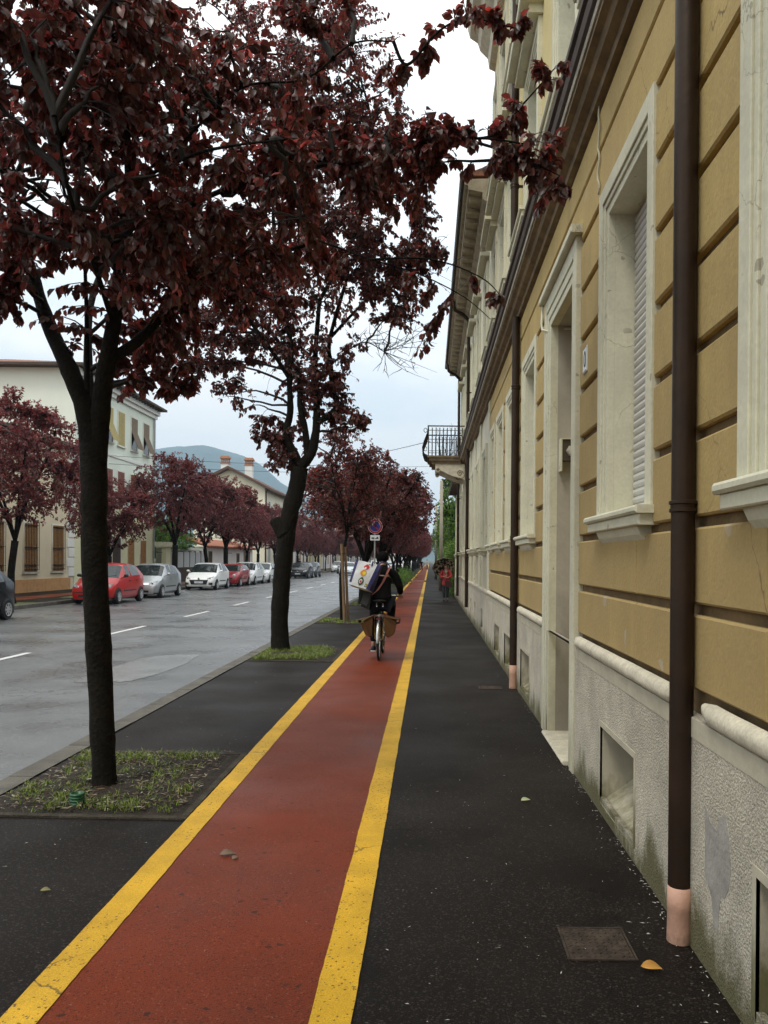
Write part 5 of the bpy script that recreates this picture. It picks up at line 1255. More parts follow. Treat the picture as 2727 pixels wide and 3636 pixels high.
# ------------------------------------------------------------------ no-parking sign
e = empty('no_parking_sign', (-1.86, 27.2, 0), 'round red and blue no parking sign on a grey pole among the plum trees', 'road sign')
mb = MB(); mb.cyl((-1.86, 27.2, 0), (-1.86, 27.2, 3.05), .03, 12); mb.build('pole', metal_g, e, 'auto')
def disc(r0, r1, y, m, nm, par, z=2.77, x=-1.845):
    mb = MB(); n = 40; pr2 = [(r0, y), (r1, y), (r1, y+.004), (r0, y+.004)]
    mb.lathe(pr2 if r0 > 0 else [(0, y), (r1, y), (r1, y+.02), (0, y+.02)], (x, 0, z), 'y', n); return mb.build(nm, m, par)
dd = disc(0, .245, 27.13, plate_m, 'sign_disc', e); disc(.185, .235, 27.125, red_ink, 'red_ring', dd); disc(0, .172, 27.105, blue_ink, 'blue_field', dd)
mb = MB(); c, d = .7071, .7071
P = [(-.178, -.022), (.178, -.022), (.178, .022), (-.178, .022)]; mb.prism([(-1.845+p*c+q*d, 27.098, 2.77-p*d+q*c) for p, q in P], (0, .005, 0)); mb.build('red_bar', red_ink, dd)
mb = MB(); mb.box(-2.01, -1.69, 27.13, 27.145, 2.30, 2.48); pp = mb.build('sub_plate', plate_m, e)
mb = MB(); mb.box(-1.97, -1.87, 27.12, 27.13, 2.35, 2.40); mb.box(-1.84, -1.73, 27.12, 27.13, 2.35, 2.38); mb.box(-1.80, -1.74, 27.12, 27.13, 2.38, 2.42); mb.build('tow_pictogram', ink, pp)

# ------------------------------------------------------------------ people
def skin(name, nodes, edges, m, parent, root=0, sub=2, smooth=True):
    me = bpy.data.meshes.new(name); o = ORG[parent.name] if parent else Vector((0, 0, 0))
    me.from_pydata([Vector(n[:3])-o for n in nodes], edges, []); ob = bpy.data.objects.new(name, me); COL.objects.link(ob)
    if parent: ob.parent = parent; ORG[ob.name] = o
    md = ob.modifiers.new('skin', 'SKIN'); md.use_smooth_shade = True; md.branch_smoothing = .5
    sv = me.skin_vertices[0].data if len(me.skin_vertices) else None
    if sv is None:
        bm = bmesh.new(); bm.from_mesh(me); bm.verts.layers.skin.verify(); bm.to_mesh(me); bm.free(); sv = me.skin_vertices[0].data
    for i, n in enumerate(nodes):
        r = n[3]; sv[i].radius = r if hasattr(r, '__len__') else (r, r); sv[i].use_root = (i == root)
    ss = ob.modifiers.new('sub', 'SUBSURF'); ss.levels = sub; ss.render_levels = sub
    # bake so that the mesh read from the scene is the finished surface
    bpy.context.view_layer.update(); dg = bpy.context.evaluated_depsgraph_get(); me2 = bpy.data.meshes.new_from_object(ob.evaluated_get(dg)); ob.modifiers.clear(); ob.data = me2
    me2.materials.clear(); me2.materials.append(m); me2.polygons.foreach_set('use_smooth', [True]*len(me2.polygons)); return ob
def ball(c, r, n=16, zs=1.0, ys=1.0):
    prof = [(r*math.sin(math.pi*k/n), -r*zs*math.cos(math.pi*k/n)) for k in range(n+1)]; mb = MB(); mb.lathe(prof, (0, 0, 0), 'z', n*2)
    mb.v = [(x+c[0], y*ys+c[1], z+c[2]) for x, y, z in mb.v]; return mb
def fingers(nodes, edges, wrist, dirv, side, curl, hand_i):
    """five finger chains rooted in the palm"""
    dirv = Vector(dirv).normalized(); side = Vector(side).normalized(); curl = Vector(curl).normalized()
    w = Vector(wrist); palm = w+dirv*.05; nodes.append((*palm, (.034, .018))); pi = len(nodes)-1; edges.append((hand_i, pi))
    for k, (off, ln) in enumerate(((-.030, .075), (-.010, .085), (.010, .08), (.030, .062))):
        b = w+dirv*.088+side*off; c = b+dirv*ln*.45+curl*ln*.15; t = c+dirv*ln*.05+curl*ln*.5
        i0 = len(nodes); nodes += [(*b, .0095), (*c, .0085), (*t, .0075)]; edges += [(pi, i0), (i0, i0+1), (i0+1, i0+2)]
    b = w+dirv*.035-side*.038; c = b+dirv*.03-side*.018+curl*.01; t = c+dirv*.022+curl*.028; i0 = len(nodes); nodes += [(*b, .011), (*c, .010), (*t, .008)]; edges += [(pi, i0), (i0, i0+1), (i0+1, i0+2)]

cxp, cyp = -.82, 13.2     # rear wheel contact of the bicycle
# bicycle, heading +Y
bk = empty('bicycle', (cxp, cyp, 0), 'black city bicycle ridden up the red lane, seen from behind', 'bicycle')
Rw = .345; yr = cyp+Rw*0; yr = cyp; yf = cyp+1.08
for yy, nm in ((yr, 'rear'), (yf, 'front')):
    mb = MB(); n = 48; pts = [(cxp, yy+Rw*.965*math.cos(2*math.pi*k/n), Rw+Rw*.965*math.sin(2*math.pi*k/n)) for k in range(n+1)]
    mb.tube(pts, .021, 10, False); w_ = mb.build('wheel', tyre_m, bk, True)
    mb = MB(); pts = [(cxp, yy+Rw*.88*math.cos(2*math.pi*k/n), Rw+Rw*.88*math.sin(2*math.pi*k/n)) for k in range(n+1)]; mb.tube(pts, .013, 6, False); mb.build('rim', chrome, w_, True)
    mb = MB()
    for k in range(28):
        a = 2*math.pi*k/28; s = .025 if k % 2 else -.025; mb.cyl((cxp+s, yy, Rw), (cxp, yy+Rw*.88*math.cos(a), Rw+Rw*.88*math.sin(a)), .0014, 4)
    mb.build('spokes', chrome, w_); mb = MB(); mb.cyl((cxp-.05, yy, Rw), (cxp+.05, yy, Rw), .02, 10); mb.build('hub', chrome, w_)
    mb = MB()
    for j in range(26):
        a0 = R(-10)+j/25*R(190) if nm == 'rear' else R(20)+j/25*R(150)
        pass
    rng_ = (R(-5), R(185)) if nm == 'rear' else (R(10), R(150)); vs = []; fs = []
    for j in range(31):
        a = rng_[0]+(rng_[1]-rng_[0])*j/30; ya, za = yy-(Rw+.03)*math.cos(a)*1.0, Rw+(Rw+.03)*math.sin(a)
        for dx, dr in ((-.028, -.015), (-.02, 0), (0, .006), (.02, 0), (.028, -.015)): vs.append((cxp+dx, ya-dr*math.cos(a), za+dr*math.sin(a)))
    for j in range(30):
        for k in range(4): o = j*5+k; fs.append((o, o+1, o+6, o+5))
    mb.add(vs, fs); mb.build('mudguard', chrome if nm == 'rear' else plast, bk, True)
mb = MB(); bb = (cxp, cyp+.44, .28); stt = (cxp, cyp+.24, .82); hd = (cxp, yf-.18, .88); hb = (cxp, yf-.13, .66)
mb.tube([bb, stt], .016, 10); mb.tube([bb, hb], .018, 10); mb.tube([hd, hb], .02, 10); mb.tube([(cxp, cyp+.3, .60), hd], .015, 10)
for s in (-.055, .055):
    mb.tube([(cxp+s, yr, Rw), (cxp+s*.5, cyp+.42, .28)], .010, 8); mb.tube([(cxp+s, yr, Rw), (cxp+s*.3, cyp+.26, .76)], .009, 8); mb.tube([hb, (cxp+s, yf-.06, .62), (cxp+s, yf, Rw)], .012, 8)
mb.build('frame', plast, bk, True)
mb = MB(); mb.tube([stt, (cxp, cyp+.22, .93)], .013, 8); mb.build('seat_post', chrome, bk, True)
vs = []; n = 12; mb = MB()
for j in range(9):
    t = j/8; y = cyp+.08+t*.27; wdt = .095*(1-t)**.8+.022; zc = .965-.01*math.sin(t*3)
    for k in range(n): a = 2*math.pi*k/n; vs.append((cxp+wdt*math.cos(a), y, zc+.028*math.sin(a)))
fs = [tuple(range(n)), tuple(8*n+k for k in range(n))]
for j in range(8):
    for k in range(n): fs.append((j*n+k, j*n+(k+1) % n, (j+1)*n+(k+1) % n, (j+1)*n+k))
mb.add(vs, fs); sd = mb.build('saddle', bag_k, bk, True)
mb = MB()
for s in (-.05, .05): mb.tube([(cxp+s, cyp+.12, .93), (cxp+s*.6, cyp+.15, .89), (cxp+s*.4, cyp+.25, .90)], .006, 6); mb.lathe([(.015+.006*(k % 2), k*.009) for k in range(8)], (cxp+s, cyp+.13, .865), 'z', 10)
mb.build('saddle_spring', chrome, sd)
mb = MB()
for s in (-.07, .07):
    mb.tube([(cxp+s, cyp-.22, .74), (cxp+s, cyp+.2, .74)], .006, 6); mb.tube([(cxp+s, cyp-.18, .74), (cxp+s*.9, yr, Rw)], .006, 6); mb.tube([(cxp+s, cyp-.02, .74), (cxp+s*.9, yr, Rw)], .006, 6)
for y in (-.22, -.08, .06, .2): mb.tube([(cxp-.07, cyp+y, .74), (cxp+.07, cyp+y, .74)], .006, 6)
mb.build('rack', chrome, bk)
mb = MB(); mb.box(cxp-.035, cxp+.035, cyp-.245, cyp-.225, .68, .71); mb.build('rear_reflector', mat('dull_red', (.10, .008, .008), .4), bk)
mb = MB(); mb.tube([hd, (cxp, yf-.22, 1.0)], .013, 8); mb.tube([(cxp-.27, yf-.42, 1.02), (cxp-.22, yf-.28, 1.03), (cxp, yf-.20, 1.02), (cxp+.22, yf-.28, 1.03), (cxp+.27, yf-.42, 1.02)], .011, 8); mb.build('handlebar', chrome, bk, True)
mb = MB(); [MB().tube([(cxp+q*.27, yf-.43, 1.02), (cxp+q*.245, yf-.33, 1.027)], .016, 8).build('grip', plast, bk) for q in (-1, 1)]
mb = MB(); mb.tube([(cxp-.07, cyp+.44, .28), (cxp-.075, cyp+.43, .12)], .010, 6); mb.tube([(cxp+.07, cyp+.44, .28), (cxp+.075, cyp+.45, .44)], .010, 6); mb.cyl((cxp-.07, cyp+.44, .28), (cxp+.07, cyp+.44, .28), .02, 8); mb.build('crank', chrome, bk)
MB().box(cxp-.18, cxp-.08, cyp+.38, cyp+.48, .105, .13).build('pedal', plast, bk); MB().box(cxp+.08, cxp+.18, cyp+.40, cyp+.50, .43, .455).build('pedal', plast, bk)
mb = MB(); mb.extrude_y([(cxp+.045, .2), (cxp+.06, .2), (cxp+.06, .36), (cxp+.045, .36)], cyp, cyp+.5); mb.build('chain_guard', plast, bk)
# cyclist
cy = empty('person', (cxp, cyp, 0), 'cyclist in black coat, beanie and dark trousers riding away from the camera', 'person')
sx_ = cxp+.02; hy = cyp+.24
nodes = [(sx_, hy, 1.00, (.165, .13)), (sx_, hy+.03, 1.18, (.145, .11)), (sx_, hy+.07, 1.36, (.17, .115)), (sx_+.01, hy+.10, 1.48, (.09, .08)), (sx_+.01, hy+.12, 1.56, (.052, .052)), (sx_+.01, hy+.14, 1.63, (.07, .075)), (sx_+.01, hy+.14, 1.70, (.072, .085)), (sx_+.01, hy+.13, 1.755, (.045, .055)),
         (sx_-.19, hy+.10, 1.43, .055), (sx_-.27, hy+.28, 1.20, .044), (sx_-.28, hy+.52, 1.08, .032), (sx_+.20, hy+.10, 1.43, .055), (sx_+.30, hy+.20, 1.20, .044), (sx_+.29, hy+.38, 1.05, .032),
         (sx_-.10, hy+.03, .93, .085), (sx_-.13, hy+.30, .68, .066), (sx_-.13, hy+.20, .42, .050), (sx_-.14, hy+.13, .22, .038), (sx_-.14, hy+.24, .155, (.04, .03)), (sx_+.10, hy+.05, .93, .085), (sx_+.14, hy+.42, .90, .066), (sx_+.14, hy+.38, .68, .05), (sx_+.14, hy+.27, .53, .036), (sx_+.14, hy+.36, .48, (.04, .03))]
edges = [(0,1),(1,2),(2,3),(3,4),(4,5),(5,6),(6,7),(3,8),(8,9),(9,10),(3,11),(11,12),(12,13),(0,14),(14,15),(15,16),(16,17),(17,18),(0,19),(19,20),(20,21),(21,22),(22,23)]
wl, wr = Vector(nodes[10][:3]), Vector(nodes[13][:3])
fingers(nodes, edges, wl, (-.0, .9, -.25), (1, 0, 0), (0, -.3, -1), 10); fingers(nodes, edges, wr, (0, .9, -.25), (-1, 0, 0), (0, -.3, -1), 13)
skin('body', nodes, edges, skin_m, cy, 0, 1)
jn = [(sx_, hy-.02, .93, (.20, .16)), (sx_, hy+.0, 1.06, (.18, .145)), (sx_, hy+.03, 1.22, (.17, .135)), (sx_, hy+.07, 1.37, (.195, .14)), (sx_+.01, hy+.10, 1.475, (.12, .10)), (sx_+.01, hy+.12, 1.54, (.072, .072)),
      (sx_-.19, hy+.10, 1.425, .078), (sx_-.28, hy+.27, 1.20, .065), (sx_-.285, hy+.48, 1.09, .05), (sx_+.205, hy+.10, 1.42, .082), (sx_+.30, hy+.16, 1.20, .068), (sx_+.305, hy+.33, 1.07, .052)]
skin('coat', jn, [(0,1),(1,2),(2,3),(3,4),(4,5),(4,6),(6,7),(7,8),(4,9),(9,10),(10,11)], black_cl, cy, 0, 2)
tn = [(sx_, hy+.02, .98, (.175, .15)), (sx_-.10, hy+.05, .92, .11), (sx_-.14, hy+.30, .68, .085), (sx_-.135, hy+.20, .42, .068), (sx_-.14, hy+.135, .25, .055), (sx_+.12, hy+.07, .92, .112), (sx_+.15, hy+.42, .90, .088), (sx_+.145, hy+.38, .68, .07), (sx_+.145, hy+.28, .56, .056)]
skin('trousers', tn, [(0,1),(1,2),(2,3),(3,4),(0,5),(5,6),(6,7),(7,8)], dark_cl, cy, 0, 2)
for s, z, y in ((-1, .155, hy+.13), (1, .485, hy+.27)):
    x = sx_+s*.14; skin('shoe', [(x, y-.03, z, .045), (x, y+.08, z-.005, .048), (x, y+.19, z-.01, .038)], [(0,1),(1,2)], plast, cy, 0, 2)
    mb = MB(); mb.box(x-.042, x+.042, y-.06, y+.2, z-.05, z-.035); mb.build('shoe_sole', plate_m, cy)
b_ = ball((sx_+.012, hy+.125, 1.695), .098, 14, 1.0, 1.12); b_.v = [(x, y, max(z, 1.60+(.03 if y > hy+.16 else 0))) for x, y, z in b_.v]; b_.build('beanie', knit, cy, True)
skin('collar', [(sx_+.01, hy+.105, 1.50, (.085, .085)), (sx_+.01, hy+.12, 1.57, (.075, .075))], [(0,1)], black_cl, cy, 0, 2)
# face (turned away): nose, eyes, mouth
mb = MB(); fx, fy, fz = sx_+.01, hy+.23, 1.67; mb.prism([(fx-.015, fy, fz-.02), (fx+.015, fy, fz-.02), (fx, fy, fz+.03)], (0, .022, -.004)); mb.build('nose', skin_m, cy)
# bags
def P3(u, z, y): return Vector((cxp+u, y, z))
sb = empty('shopping_bag', (cxp-.25, hy-.2, 1.15), 'white and navy shopping bag with printed vegetables slung on the cyclist back', 'shopping bag')
TL, TR_, BR, BL_ = P3(-.385, 1.65, hy-.27), P3(.03, 1.555, hy-.24), P3(-.165, 1.15, hy-.30), P3(-.50, 1.25, hy-.33)
th = Vector((.015, .12, -.01)); bsh = Vector((.05, .13, -.05))
nu = 14; mb = MB()
def bagp(u, v, off=0):
    a = TL.lerp(TR_, u); b = BL_.lerp(BR, u); p = a.lerp(b, v); bul = math.sin(math.pi*u)*math.sin(math.pi*min(1, v*1.05))*.025+.006*noise.noise(Vector((u*5, v*5, 0))); return p+Vector((0, -bul-off, 0))
def bag_patch(u0, u1, v0, v1, m, nm, par, off=0, n=nu):
    mb = MB(); vs = [bagp(u0+(u1-u0)*i/n, v0+(v1-v0)*j/n, off) for j in range(n+1) for i in range(n+1)]; fs = [(j*(n+1)+i, j*(n+1)+i+1, (j+1)*(n+1)+i+1, (j+1)*(n+1)+i) for j in range(n) for i in range(n)]; mb.add(vs, fs); return mb.build(nm, m, par, True)
fp = bag_patch(0, 1, 0, 1, bag_w, 'front_panel', sb)
mb = MB(); bkp = [TL+th, TR_+th, BR+bsh, BL_+bsh]; mb.quad(*bkp); mb.quad(BL_, BR, BR+bsh, BL_+bsh); mb.build('back_and_base', bag_w, sb)
mb = MB(); mb.quad(TR_, TR_+th, BR+bsh, BR); mb.quad(TL, BL_, BL_+bsh, TL+th); mb.build('side_panel', bag_n, sb)
bag_patch(.0, .10, 0, .9, bag_n, 'navy_edge', fp, .003, 6); bag_patch(.84, 1, 0, 1, bag_n, 'navy_edge', fp, .003, 6)
def blob(pts, m, nm, off):
    mb = MB(); c = bagp(sum(p[0] for p in pts)/len(pts), sum(p[1] for p in pts)/len(pts), off); vs = [c]+[bagp(u, v, off) for u, v in pts]; n = len(pts); mb.add(vs, [(0, i+1, (i+1) % n+1) for i in range(n)]); mb.build(nm, m, fp)
def ov(cu, cv, ru, rv, rot=0, n=12, w=.0): return [(cu+ru*math.cos(a)*(1+w*math.cos(4*a)), cv+rv*math.sin(a)*(1+w*math.cos(4*a))) for a in [2*math.pi*k/n+rot for k in range(n)]]
blob(ov(.50, .19, .105, .105, .4, 14, .10), pr, 'printed_pepper', .005); blob(ov(.47, .24, .04, .05), bag_w, 'pepper_highlight', .007); blob(ov(.57, .065, .03, .02), pg, 'pepper_stalk', .006)
blob(ov(.46, .43, .125, .13, .2, 14, .08), po, 'printed_orange', .006); blob(ov(.50, .44, .06, .07), py_, 'orange_slice', .008)
blob(ov(.49, .76, .115, .16, 0, 14, .05), pg, 'printed_avocado', .007); blob(ov(.48, .76, .07, .09), bag_w, 'avocado_flesh', .009); blob(ov(.485, .77, .04, .05), pr, 'avocado_stone', .011)
blob([(.72, .80), (.82, .80), (.82, .93), (.72, .93)], pg, 'printed_label', .005); blob(ov(.77, .865, .035, .045), py_, 'label_emblem', .007)
mb = MB(); a = bagp(.62, .0, .004); mb.tube([a+Vector((.02, .0, .03)), a+Vector((0, -.006, -.05))], .014, 6); a = TR_+Vector((-.06, 0, .0)); mb.tube([a, a+Vector((.07, .08, .06)), Vector((sx_+.10, hy+.05, 1.58)), Vector((sx_+.14, hy+.12, 1.53))], .012, 6); mb.build('handle', bag_n, sb)
ms = empty('messenger_bag', (cxp-.22, hy, .85), 'black leather shoulder bag hanging at the cyclist left hip', 'shoulder bag')
mb = MB(); mb.prism([P3(-.31, .88, hy-.22), P3(-.17, .82, hy-.23), P3(-.13, 1.10, hy-.17), P3(-.25, 1.12, hy-.17)], (.03, .28, 0)); mb.build('bag_body', bag_k, ms)
mb = MB(); mb.prism([P3(-.315, .93, hy-.235), P3(-.20, .88, hy-.25), P3(-.13, 1.11, hy-.18), P3(-.255, 1.13, hy-.18)], (0, .012, 0)); mb.build('flap', leather if False else bag_k, ms)
mb = MB(); pts = [(sx_+.13, hy+.18, 1.52), (sx_+.135, hy+.07, 1.535), (sx_+.10, hy-.055, 1.44), (sx_+.03, hy-.105, 1.28), (sx_-.06, hy-.15, 1.14), (sx_-.16, hy-.17, 1.06)]
vs = []; fs = []
for i, p in enumerate(pts): vs += [(p[0]-.024, p[1]-.006, p[2]-.012), (p[0]+.024, p[1]-.006, p[2]+.012), (p[0]+.024, p[1]+.004, p[2]+.012), (p[0]-.024, p[1]+.004, p[2]-.012)]
for i in range(len(pts)-1):
    for k in range(4): fs.append((i*4+k, i*4+(k+1) % 4, (i+1)*4+(k+1) % 4, (i+1)*4+k))
mb.add(vs, fs); mb.build('strap', strap_m, ms)
for s, lb in ((-1, 'left'), (1, 'right')):
    pn = empty('pannier_bag', (cxp+s*.09, cyp, .5), 'brown leather pannier hanging open on the %s side of the bicycle rack' % lb, 'pannier', 'leather panniers on the bicycle')
    mb = MB(); zt_ = .745
    if s < 0: prof = [(.09, zt_), (.10, .42), (.14, .40), (.21, .44), (.26, .56), (.275, .62)]
    else: prof = [(.09, zt_), (.11, .42), (.17, .395), (.25, .44), (.27, .52), (.285, .66)]
    vs = []; fs = []; n = 9
    for j in range(n):
        t = j/(n-1); y = cyp-.24+t*.40
        for i, (x, z) in enumerate(prof): f = 1-.12*math.sin(math.pi*t)*(i > 1); vs.append((cxp+s*x*f, y, z+.012*math.sin(j*1.9+i)))
    m_ = len(prof)
    for j in range(n-1):
        for i in range(m_-1): fs.append((j*m_+i, j*m_+i+1, (j+1)*m_+i+1, (j+1)*m_+i))
    fs += [tuple(range(m_)), tuple((n-1)*m_+i for i in range(m_))]
    mb.add(vs, fs); mb.build('pouch', leather, pn, 'auto')
    mb = MB(); fl = [(.03, .75), (.10, .748), (.17, .72), (.26, .70), (.345, .69), (.345, .625), (.27, .60)] if s > 0 else [(.03, .75), (.10, .74), (.2, .70), (.30, .68), (.335, .665), (.30, .62)]
    vs = [(cxp+s*x, cyp-.25, z) for x, z in fl]+[(cxp+s*x, cyp+.15, z) for x, z in fl]; k = len(fl)
    mb.add(vs, [(i, i+1, k+i+1, k+i) for i in range(k-1)]); fo = mb.build('flap', leather, pn, 'auto'); md = fo.modifiers.new('s', 'SOLIDIFY'); md.thickness = .008
    mb = MB(); P = [(.09, .745), (.14, .715), (.20, .68), (.285, .61 if s < 0 else .60)]; mb.tube([(cxp+s*x, cyp-.253, z) for x, z in P], .006, 6); mb.build('stitched_edge', strap_m if False else leather, pn)

# pedestrian with umbrella, facing the camera
px0, py0 = .66, 32.5
pd = empty('person', (px0, py0, 0), 'pedestrian in a red coat, patterned scarf and dark jeans walking toward the camera', 'person')
nodes = [(px0, py0, .80, (.13, .10)), (px0, py0, 1.0, (.11, .09)), (px0, py0, 1.16, (.13, .09)), (px0, py0, 1.25, (.07, .06)), (px0, py0-.01, 1.30, .04), (px0, py0-.03, 1.35, (.058, .065)), (px0, py0-.03, 1.41, (.062, .075)), (px0, py0-.02, 1.455, (.04, .05)),
         (px0-.17, py0, 1.20, .045), (px0-.21, py0-.05, .98, .036), (px0-.06, py0-.20, .99, .025), (px0+.17, py0, 1.20, .045), (px0+.22, py0-.05, .98, .036), (px0+.06, py0-.20, .95, .025),
         (px0-.08, py0, .74, .075), (px0-.08, py0-.04, .42, .055), (px0-.06, py0-.03, .10, .035), (px0-.06, py0-.12, .04, (.035, .025)), (px0+.08, py0, .74, .075), (px0+.08, py0, .42, .055), (px0+.07, py0+.05, .10, .035), (px0+.08, py0-.05, .04, (.035, .025))]
edges = [(0,1),(1,2),(2,3),(3,4),(4,5),(5,6),(6,7),(3,8),(8,9),(9,10),(3,11),(11,12),(12,13),(0,14),(14,15),(15,16),(16,17),(0,18),(18,19),(19,20),(20,21)]
fingers(nodes, edges, nodes[10][:3], (.6, -.3, .5), (0, 0, 1), (.3, -1, 0), 10); fingers(nodes, edges, nodes[13][:3], (-.7, -.3, .1), (0, 0, -1), (-.2, -1, 0), 13)
skin('body', nodes, edges, skin_m, pd, 0, 1)
cn = [(px0, py0, .56, (.17, .13)), (px0, py0, .75, (.165, .13)), (px0, py0, .98, (.14, .115)), (px0, py0, 1.14, (.155, .115)), (px0, py0, 1.235, (.09, .08)), (px0-.17, py0, 1.19, .065), (px0-.22, py0-.05, .98, .055), (px0-.09, py0-.18, .98, .042), (px0+.17, py0, 1.19, .065), (px0+.225, py0-.05, .98, .055), (px0+.09, py0-.18, .95, .042)]
skin('coat', cn, [(0,1),(1,2),(2,3),(3,4),(4,5),(5,6),(6,7),(4,8),(8,9),(9,10)], coat_red, pd, 0, 2)
skin('jeans', [(px0, py0, .70, (.12, .1)), (px0-.08, py0, .60, .085), (px0-.08, py0-.04, .38, .065), (px0-.06, py0-.03, .12, .05), (px0+.08, py0, .60, .085), (px0+.08, py0, .38, .065), (px0+.07, py0+.05, .12, .05)], [(0,1),(1,2),(2,3),(0,4),(4,5),(5,6)], jean, pd, 0, 2)
for s in (-1, 1): skin('boot', [(px0+s*.065, py0+(.05 if s > 0 else -.03), .14, .05), (px0+s*.07, py0+(.03 if s > 0 else -.05), .05, .045), (px0+s*.08, py0+(-.09 if s > 0 else -.17), .04, .035)], [(0,1),(1,2)], plast, pd, 0, 2)
mb = ball((px0, py0+.0, 1.405), .092, 12, 1.05, 1.0); mb.v = [(x, y+(.045 if (z < 1.43 and y < py0) else 0), z) for x, y, z in mb.v]; mb.build('hair', hair_b, pd, True)
mb = MB(); fy = py0-.097; 
for s in (-1, 1): mb.lathe([(0, -.004), (.011, 0)], (px0+s*.024, fy+.002, 1.39), 'y', 8)
mb.build('eye', ink, pd); mb = MB(); mb.prism([(px0-.012, fy+.005, 1.355), (px0+.012, fy+.005, 1.355), (px0, fy+.005, 1.39)], (0, -.02, -.004)); mb.build('nose', skin_m, pd); mb = MB(); mb.box(px0-.02, px0+.02, fy+.0, fy+.012, 1.335, 1.342); mb.build('mouth', red_ink, pd)
skin('scarf', [(px0-.07, py0-.04, 1.24, .055), (px0, py0-.09, 1.21, .06), (px0+.07, py0-.04, 1.24, .055), (px0, py0-.12, 1.08, .05)], [(0,1),(1,2),(1,3)], scarf_m, pd, 1, 2)
hb_ = empty('handbag', (px0+.12, py0-.14, .62), 'dark brown handbag held at the pedestrian front', 'handbag')
mb = MB(); mb.prism([(px0-.05, py0-.2, .58), (px0+.26, py0-.2, .56), (px0+.24, py0-.2, .80), (px0-.02, py0-.2, .82)], (0, .1, 0)); mb.build('bag_body', mat('dark_brown_leather', (.05, .015, .012), .5, .2, 9), hb_); mb = MB(); mb.tube([(px0, py0-.15, .81), (px0+.03, py0-.17, .93), (px0+.12, py0-.17, .94), (px0+.2, py0-.15, .80)], .01, 6); mb.build('handle', bag_k, hb_)
um = empty('umbrella', (px0-.1, py0, 1.0), 'black and cream patterned umbrella tilted behind the pedestrian head', 'umbrella')
pat = bpy.data.materials.new('umbrella_pattern'); pat.use_nodes = True; nt = pat.node_tree; vz = nt.nodes.new('ShaderNodeTexNoise'); vz.inputs['Scale'].default_value = 11; vz.inputs['Detail'].default_value = 1; tc = nt.nodes.new('ShaderNodeTexCoord'); nt.links.new(tc.outputs['Object'], vz.inputs['Vector']); rp = nt.nodes.new('ShaderNodeValToRGB'); rp.color_ramp.interpolation = 'CONSTANT'; rp.color_ramp.elements[0].color = (.02, .02, .015, 1); rp.color_ramp.elements[1].color = (.55, .50, .36, 1); rp.color_ramp.elements[1].position = .52; nt.links.new(vz.outputs['Fac'], rp.inputs['Fac']); nt.links.new(rp.outputs['Color'], nt.nodes['Principled BSDF'].inputs['Base Color'])
M = Matrix.Translation((px0-.14, py0+.12, 1.50)) @ Matrix.Rotation(R(-52), 4, 'X') @ Matrix.Rotation(R(-12), 4, 'Y')
mb = MB(); vs = []; fs = []; n = 32; m_ = 8
for j in range(m_+1):
    t = j/m_; r_ = .47*math.sin(t*1.25)/math.sin(1.25)
    for k in range(n):
        a = 2*math.pi*k/n; sc_ = 1-.07*t*abs(math.sin(a*4)); vs.append(tuple(M @ Vector((r_*sc_*math.cos(a), r_*sc_*math.sin(a), -.2*t*t+.02*abs(math.sin(a*4))*t))))
for j in range(m_):
    for k in range(n): fs.append((j*n+k, j*n+(k+1) % n, (j+1)*n+(k+1) % n, (j+1)*n+k))
mb.add(vs, fs); mb.build('canopy', pat, um, True)
mb = MB(); mb.tube([tuple(M @ Vector((0, 0, .03))), tuple(M @ Vector((0, 0, -.3))), (px0-.03, py0-.22, 1.03), (px0-.02, py0-.23, .92)], .008, 6); mb.build('shaft', iron, um)
mb = MB()
for k in range(8): a = 2*math.pi*k/8; mb.tube([tuple(M @ Vector((.47*math.sin(t*1.25)/math.sin(1.25)*math.cos(a), .47*math.sin(t*1.25)/math.sin(1.25)*math.sin(a), -.2*t*t-.008))) for t in (0, .25, .5, .75, 1)], .004, 4)
mb.build('ribs', iron, um)
# small distant figures
def far_person(x, y, h, label, coat, legs, umb=False):
    p = empty('person', (x, y, 0), label, 'person', 'distant figures'); s = h/1.7
    N_ = [(x, y, .95*s, (.14, .1)), (x, y, 1.2*s, (.13, .1)), (x, y, 1.4*s, (.1, .08)), (x, y, 1.48*s, .05), (x, y, 1.6*s, (.075, .085)), (x, y, 1.68*s, .05), (x-.18, y, 1.35*s, .05), (x-.23, y-.05, 1.1*s, .04), (x-.2, y-.2, .9*s, .03), (x+.18, y, 1.35*s, .05), (x+.23, y-.05, 1.1*s, .04), (x+.2, y-.2, .95*s, .03), (x-.09, y, .85*s, .08), (x-.1, y-.08, .45*s, .055), (x-.1, y, .06, .04), (x+.09, y, .85*s, .08), (x+.1, y+.1, .45*s, .055), (x+.1, y+.2, .06, .04)]
    skin('body', N_, [(0,1),(1,2),(2,3),(3,4),(4,5),(2,6),(6,7),(7,8),(2,9),(9,10),(10,11),(0,12),(12,13),(13,14),(0,15),(15,16),(16,17)], skin_m, p, 0, 1)
    skin('coat', [(x, y, .75*s, (.17, .13)), (x, y, 1.1*s, (.16, .13)), (x, y, 1.4*s, (.15, .11)), (x-.19, y, 1.34*s, .065), (x-.24, y-.05, 1.1*s, .055), (x+.19, y, 1.34*s, .065), (x+.24, y-.05, 1.1*s, .055)], [(0,1),(1,2),(2,3),(3,4),(2,5),(5,6)], coat, p, 0, 1)
    skin('trousers', [(x, y, .85*s, (.13, .1)), (x-.09, y, .7*s, .09), (x-.1, y-.06, .15, .06), (x+.09, y, .7*s, .09), (x+.1, y+.14, .15, .06)], [(0,1),(1,2),(0,3),(3,4)], legs, p, 0, 1)
    ball((x, y+.02, 1.63*s), .1, 8).build('hair', hair_b, p, True)
